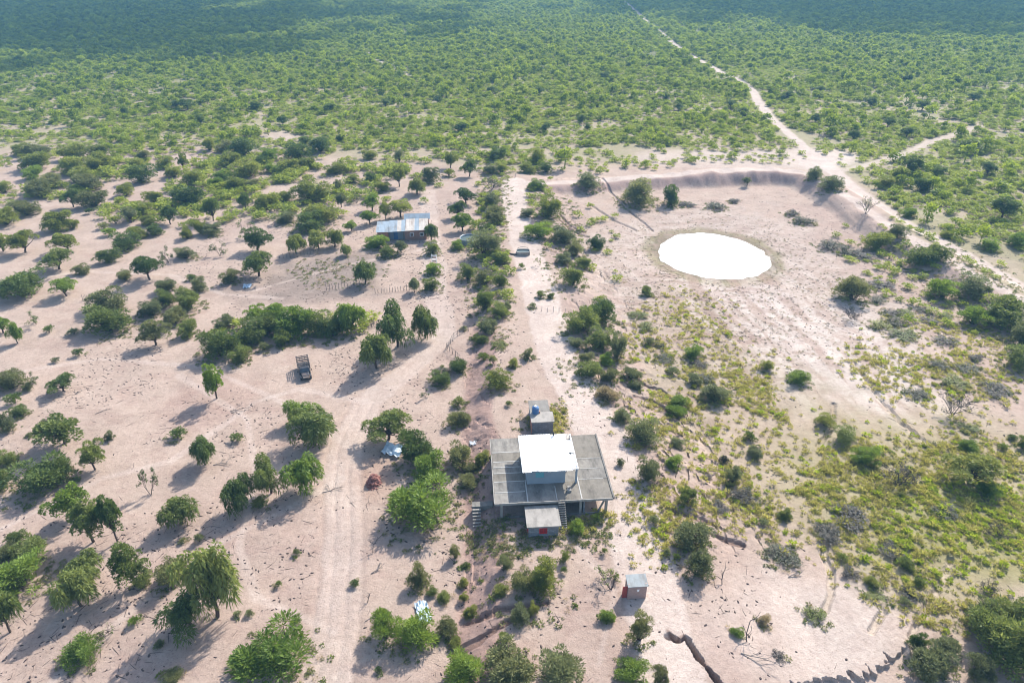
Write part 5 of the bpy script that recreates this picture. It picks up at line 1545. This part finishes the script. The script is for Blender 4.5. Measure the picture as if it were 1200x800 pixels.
low_protos = [scrub_form(990 + i, 130, False, M['brightscrub'], .19, .05) for i in range(5)]
scatter('scrub_undergrowth', low_protos, Xc, Yc, terrain(Xc, Yc) - .05, rng.random(n) * 6.283, np.stack([wd, wd, wd * rng.uniform(.45, .7, n)], 1), rng.integers(0, 5, n))
print('under', n)

# tussocks, herbs, debris near the house and the pond
def tuft_form(seed, nb, mt, L, Wd, spread=.35, up='up'):
    r = np.random.default_rng(seed)
    V, A = leaves(r, [(0, 0, .15, spread, spread, .22)], nb, L, Wd, up, .1)
    return arrmesh('tuft', V.reshape(-1, 3), np.arange(nb * 4).reshape(-1, 4), [mt], A)

NT = 330000
X_ = rng.uniform(-75, 125, NT)
Y_ = rng.uniform(34, 215, NT)
Z_ = terrain(X_, Y_)
a, b = proj(X_, Y_, Z_)
vis = (a > -30) & (a < 1230) & (b > 190) & (b < 830)
X_, Y_, Z_, a, b = X_[vis], Y_[vis], Z_[vis], a[vis], b[vis]
na = fbm(X_ / 9, Y_ / 9, 3)
nb_ = fbm(X_ / 3 + 50, Y_ / 3, 2)
pat = sstep((na * .7 + nb_ * .3 - .45) * 9 + .5)
def E(cx, cy, rx, ry, ang=0.0, soft=.6):
    c, s = math.cos(ang), math.sin(ang)
    dx, dy = a - cx, b - cy
    return sstep((1 - np.hypot((dx * c + dy * s) / rx, (-dx * s + dy * c) / ry)) / soft + .3)
right = np.maximum.reduce([E(1110, 600, 190, 110, .25), 1. * E(890, 520, 165, 95, .4), .6 * E(930, 610, 130, 50, .3), .85 * E(1080, 690, 120, 55, .3), .45 * E(1100, 430, 120, 60), .35 * E(800, 430, 80, 90)])
d0 = right * (0.25 + .75 * pat)
d0 = np.maximum(d0, .9 * E(610, 492, 14, 18) * pat + .9 * E(655, 492, 12, 22) * 1)
d0 = np.maximum(d0, .8 * E(690, 612, 50, 12, -.3))
d0 = np.maximum(d0, .8 * E(800, 520, 70, 150, .2) * pat)
hole = np.maximum(E(940, 750, 125, 65, 0, .5), E(960, 470, 70, 50, .6, .5))
d0 = d0 * (1 - hole * .95)
area_w = 1.0
keep = rng.random(len(X_)) < d0 * .50
tX, tY, tZ, ta = X_[keep], Y_[keep], Z_[keep], a[keep]
n = len(tX)
tw = rng.uniform(.3, .95, n) * np.where(rng.random(n) < .12, 1.5, 1)
tufts = [tuft_form(10 + i, 46, M['tuft'], .42, .055) for i in range(4)] + [tuft_form(30 + i, 46, M['herb'], .34, .08) for i in range(3)]
green = E  # noqa
aa, bb = a[keep], b[keep]
gq = np.hypot((aa - 1130) / 130, (bb - 625) / 75) + .7 * (na[keep] - .5)
isg = rng.random(n) < np.where(gq < .9, .5, .14)
idx = np.where(isg, 4 + rng.integers(0, 3, n), rng.integers(0, 4, n))
scatter('grass_tussocks', tufts, tX, tY, tZ - .04, rng.random(n) * 6.283, np.stack([tw, tw, tw * rng.uniform(.6, 1.0, n)], 1), idx)
print('tufts', n)

# herbs under and around the house, along the bank and between the shrubs
d1 = np.maximum.reduce([1.6 * E(590, 632, 65, 30), 1.5 * E(655, 625, 70, 22), .8 * E(615, 495, 18, 22), .6 * E(655, 492, 16, 24), .35 * E(556, 560, 24, 40), .35 * E(620, 700, 70, 40), .45 * E(580, 240, 22, 60),
                        .4 * E(570, 350, 30, 60, -.2), .5 * E(660, 290, 30, 60), .4 * E(690, 430, 40, 40), .5 * E(350, 395, 80, 14), .4 * E(400, 320, 60, 22), .4 * E(1140, 340, 80, 40, .5), .3 * E(1100, 600, 160, 90)])
for it_, u_, v_, w_ in zip(items, wx2, wy2, wm):
    if it_[4] in 'RFLB':
        q_ = np.hypot(X_ - u_, Y_ - v_) / w_
        d1 = np.maximum(d1, .75 * sstep((.85 - q_) / .4))
keep = rng.random(len(X_)) < d1 * (.25 + .75 * sstep((nb_ - .35) * 6)) * .4
n = keep.sum()
hw_ = rng.uniform(.3, .9, n)
herb = [tuft_form(50 + i, 40, LM['o'], .34, .07, .4, 'out') for i in range(3)] + [tuft_form(60 + i, 40, LM['g'], .34, .07, .4, 'out') for i in range(2)] + [tuft_form(66, 40, LM['s'], .45, .03, .35, 'up')]
scatter('ground_herbs', herb, X_[keep], Y_[keep], Z_[keep] - .03, rng.random(n) * 6.283, np.stack([hw_, hw_, hw_ * .7], 1), rng.integers(0, 6, n))
print('herbs', n)

# sticks, dung and stones lying on the sand
def bit_form(seed, lx, ly, lz):
    r = np.random.default_rng(seed)
    v = np.array([(1, 0, 0), (.5, .8, 0), (-.5, .8, 0), (-1, 0, 0), (-.5, -.8, 0), (.5, -.8, 0), (0.1, 0, 1), (0, 0, -.6)], float)
    v = v * np.array([lx, ly, lz]) * (1 + .3 * r.normal(size=(8, 3)))
    f = [(i, (i + 1) % 6, 6) for i in range(6)] + [((i + 1) % 6, i, 7) for i in range(6)]
    return arrmesh('bit', v, np.array(f), [M['debris']])
bits = [bit_form(1, .22, .16, .10), bit_form(2, .30, .12, .08), bit_form(3, .16, .14, .10), bit_form(4, .55, .035, .04), bit_form(5, .8, .04, .05)]
left = np.where(a < 600, 1.8, .55)
nc = fbm(X_ / 14 + 80, Y_ / 14, 3)
d2 = left * (.05 + .75 * sstep((nc - .46) * 9)) * sstep((b - 215) / 60)
d2 = np.maximum(d2, .6 * E(250, 470, 55, 24)) 
d2 = np.maximum(d2, .6 * E(370, 330, 90, 28))
d2 = np.maximum(d2, .8 * E(865, 710, 50, 70))
d2 = np.maximum(d2, .5 * E(600, 720, 70, 60))
d2 = np.maximum(d2, .55 * E(860, 340, 170, 90, .25))
trk = pl_dist(X_, Y_, TRACK_LEFT)[0]
d2 = d2 * np.where(trk < 2.6, .1, 1) * np.where(np.hypot((X_ - PC[0]) / PRX, (Y_ - PC[1]) / PRY) < 1.05, 0, 1) * np.where(np.hypot((a - 650) / 90, (b - 560) / 60) < 1, .2, 1)
keep = rng.random(len(X_)) < d2 * .13
n = keep.sum()
sz = rng.uniform(.3, .95, n)
scatter('scattered_debris', bits, X_[keep], Y_[keep], Z_[keep] + .01, rng.random(n) * 6.283, np.stack([sz, sz, sz], 1), rng.integers(0, 5, n))
print('debris', n)
# small dry tufts in the silt round the pond
d3 = np.maximum(.8 * E(860, 345, 175, 85, .25), .5 * E(780, 400, 70, 60)) * np.where(np.hypot((X_ - PC[0]) / PRX, (Y_ - PC[1]) / PRY) < 1.1, 0, 1)
keep = rng.random(len(X_)) < d3 * (.2 + .8 * sstep((nb_ - .4) * 6)) * .22
n = keep.sum()
sz = rng.uniform(.25, .6, n)
dry = [tuft_form(80, 22, LM['s'], .4, .05), tuft_form(81, 22, LM['o'], .4, .05), tuft_form(82, 22, LM['n'], .4, .05)]
scatter('dry_tufts', dry, X_[keep], Y_[keep], Z_[keep] - .02, rng.random(n) * 6.283, np.stack([sz, sz, sz * .6], 1), rng.integers(0, 3, n))
print('dry', n)

# ------------------------------------------------------------------ fences, posts and dead wood
def fence(pts, n, h, label, cat='fence', rails=0, name='post_fence', rad=.05, m='greywood', lean=.12):
    W = np.array([G(*p) for p in pts])
    seg = np.linalg.norm(np.diff(W[:, :2], axis=0), axis=1)
    cum = np.concatenate([[0], np.cumsum(seg)])
    root = empty(name, tuple(W[0]), 0, label, cat)
    prev = None
    for i in range(n):
        s = cum[-1] * i / (n - 1)
        k = min(np.searchsorted(cum, s, side='right') - 1, len(seg) - 1)
        p = W[k] + (W[k + 1] - W[k]) * ((s - cum[k]) / max(seg[k], 1e-6))
        z = tz(p[0], p[1])
        hh = h * random.uniform(.8, 1.15)
        q = (p[0] - W[0][0], p[1] - W[0][1], z - W[0][2])
        tp = (q[0] + random.uniform(-lean, lean), q[1] + random.uniform(-lean, lean), q[2] + hh)
        MB().tube([(q[0], q[1], q[2] - .2), tp], [rad * 1.1, rad * .85], 5).build('post', M[m], root)
        if rails and prev is not None:
            for r_i in range(rails):
                f = (.9 if r_i == 0 else .5)
                a1 = [prev[0][j] + (prev[1][j] - prev[0][j]) * f for j in range(3)]
                b1 = [q[j] + (tp[j] - q[j]) * f for j in range(3)]
                MB().tube([a1, b1], [.035, .03], 4).build('rail', M[m], root)
        prev = (q, tp)
    return root
fence([(97, 352), (113, 350)], 9, 1.1, 'short row of close pickets above the thick dome shrub at left')
fence([(118, 352), (150, 352)], 6, 1.0, 'widely spaced leaning posts right of the short picket row')
fence([(322, 248), (362, 246)], 10, 1.3, 'row of wooden posts in the shade of the long shrub line')
fence([(328, 303), (346, 302), (372, 296)], 12, 1.3, 'post row along the upper edge of the grey dung-covered pen')
fence([(383, 340), (400, 338), (422, 335)], 12, 1.3, 'dark post row along the lower right side of the dung-covered pen')
fence([(440, 344), (462, 342), (480, 340)], 13, 1.1, 'thin picket row on open sand left of the small forked tree')
fence([(424, 384), (436, 384), (446, 382)], 7, 1.2, 'few posts between the hedge end and the big dark drooping tree')
fence([(524, 409), (532, 397), (541, 390), (549, 388)], 9, 1.3, 'curved pole fence descending the bank slope left of the bank shrubs', rails=2)
fence([(524, 409), (530, 414), (537, 420)], 5, 1.2, 'short wire fence end at the foot of the bank slope', rails=1)
fence([(628, 364), (645, 366), (662, 367)], 6, 1.2, 'few pale posts standing across the bank path', m='rock')
g_ = empty('loading_gate', G(509, 308), 0, 'narrow black and white gate beside the bushes below the farmhouse', 'gate')
for x in (-.5, .5):
    MB().box(x - .07, x + .07, -.07, .07, -.2, 2.1).build('post', M['white'], g_)
for k in range(4):
    MB().box(-.43, .43, -.04, .04, .3 + .45 * k, .52 + .45 * k).build('board', M['white'] if k % 2 else M['dark'], g_)

def dead_branch(px, py, ln, rz, label, seed, hgt=.5, name='dead_branch', n=5):
    r = np.random.default_rng(seed)
    x, y, z = G(px, py)
    mb = MB()
    def br(p, d, l, rad, dep):
        q = p + d * l
        q[2] = max(q[2], .03)
        mid = (p + q) / 2 + r.normal(size=3) * l * .07
        mid[2] = max(mid[2], .03)
        mb.tube([p, mid, q], [rad, rad * .8, rad * .6], 4)
        if dep:
            for _ in range(3):
                e = d + r.normal(size=3) * np.array([.6, .6, .35])
                e /= np.linalg.norm(e)
                br(mid if r.random() < .5 else q, e, l * r.uniform(.4, .7), rad * .6, dep - 1)
    d = np.array([math.cos(rz), math.sin(rz), .08 if hgt < 1 else 1.2])
    br(np.array([0, 0, .06]), d / np.linalg.norm(d), ln * .5, .06, 3 if n > 3 else 2)
    return tag(mb.build(name, M['twig'] if hgt >= 1 else M['greywood'], None, (x, y, z)), label, 'branch')
dead_branch(250, 545, 3.5, R(10), 'dark fallen branch beside the drooping tree left of the track', 1)
dead_branch(378, 577, 3.6, R(20), 'dry pale branches under the rightmost of the three drooping trees', 2)
dead_branch(435, 672, 3.0, R(60), 'dead twiggy branch lying right of the sandy track below the brick heap', 3)
dead_branch(437, 648, 2.0, R(80), 'dead upright snag right of the sandy track below the brick heap', 4, 1.2)
dead_branch(431, 706, 1.8, R(70), 'small dead snag above the left tree of the forked pair', 5, 1.2, n=3)
dead_branch(428, 728, 1.6, R(35), 'single dead stick on the sand left of the forked pair', 6, n=2)
dead_branch(112, 485, 2.5, R(40), 'dark fallen stick above the flat-crowned bright tree at left', 7, n=3)
dead_branch(875, 752, 4.2, R(70), 'sprawling dead branches on the sandy flat right of the short gully', 8, 1.2)
dead_branch(868, 765, 4.0, R(-20), 'tangled fallen twigs below the sprawling dead branches on the flat', 9)
dead_branch(846, 685, 2.5, R(75), 'lone dead stem leaning on the slope above the sandy flat', 10, 1.2, n=3)
dead_branch(924, 676, 2.6, R(10), 'single dark fallen branch at the top of the sandy flat', 11, n=3)
dead_branch(152, 682, 3.0, R(45), 'fallen dead limb under the multi-stemmed tree in the lower left', 12)
dead_branch(88, 462, 1.6, R(60), 'small dark twig pile right of the low flat tree at left', 13, n=3)
dead_branch(492, 633, 2.4, R(4), 'pale straight log on the sand below the widest feathery shrub', 14, n=1)
dead_branch(270, 482, 3.2, R(15), 'grey heap of cut branches under the two-tiered bright tree', 15)

# ------------------------------------------------------------------ haze of the warm afternoon and two cumulus clouds that shade the far scrub
vm, nt, out = newmat('pale_air')
pv = nt.nodes.new('ShaderNodeVolumePrincipled')
pv.inputs['Color'].default_value = (0.27, 0.63, 1.0, 1)
pv.inputs['Density'].default_value = 0.00022
pv.inputs['Anisotropy'].default_value = 0.0
nt.links.new(pv.outputs[0], out.inputs['Volume'])
B_ = LIM + 40
zb, zt = float(fzv.min()) - 1.0, max(H + 4.0, float(fzv.max()) + 12)
hz = MB().box(-B_, B_, -B_, B_, zb, zt).build('haze', vm)
tag(hz, kind='stuff')

cmat, nt, out = newmat('cloud_white')
bs = nt.nodes.new('ShaderNodeBsdfDiffuse')
bs.inputs['Color'].default_value = (0.9, 0.9, 0.92, 1)
tl = nt.nodes.new('ShaderNodeBsdfTranslucent')
tl.inputs['Color'].default_value = (0.9, 0.9, 0.92, 1)
tp_ = nt.nodes.new('ShaderNodeBsdfTransparent')
m1 = nt.nodes.new('ShaderNodeMixShader')
m1.inputs[0].default_value = .5
m2 = nt.nodes.new('ShaderNodeMixShader')
m2.inputs[0].default_value = .45
nt.links.new(bs.outputs[0], m1.inputs[1])
nt.links.new(tl.outputs[0], m1.inputs[2])
nt.links.new(m1.outputs[0], m2.inputs[1])
nt.links.new(tp_.outputs[0], m2.inputs[2])
nt.links.new(m2.outputs[0], out.inputs['Surface'])
CB = 420.0
OFF = np.array([SUNV[0], SUNV[1]]) * CB / SUNV[2]
def cloud(sx, sy, rx, ry, seed, label, n=190):
    r = np.random.default_rng(seed)
    mb = MB()
    import bmesh
    bm = bmesh.new()
    bmesh.ops.create_icosphere(bm, subdivisions=2, radius=1)
    bv = np.array([v.co[:] for v in bm.verts])
    bf = [tuple(v.index for v in f.verts) for f in bm.faces]
    bm.free()
    for i in range(n):
        a_ = r.random() * 6.283
        q = r.random() ** .55 * 1.2
        s = (1.15 - .78 * q) * min(rx, ry) * .24 * r.uniform(.6, 1.3)
        x, y = rx * q * math.cos(a_), ry * q * math.sin(a_)
        z = s * .5 + r.random() * (1 - q) * 90
        nzv = 1 + .22 * (vnoise(bv[:, 0] * 2.5 + 7 * i, bv[:, 1] * 2.5 + bv[:, 2] * 1.7) - .5)
        mb.add(bv * nzv[:, None] * s * np.array([1, 1, .7]) + np.array([x, y, z]), bf)
    c = mb.build('cloud', cmat, None, (sx + OFF[0], sy + OFF[1], CB), 0, True)
    return tag(c, label, 'cloud', None, 'structure')
cloud(-430, 800, 360, 340, 1, 'cumulus cloud beyond the view casting the shadow on the far left scrub')
cloud(540, 980, 420, 360, 2, 'cumulus cloud beyond the view casting the shadow on the far right scrub')
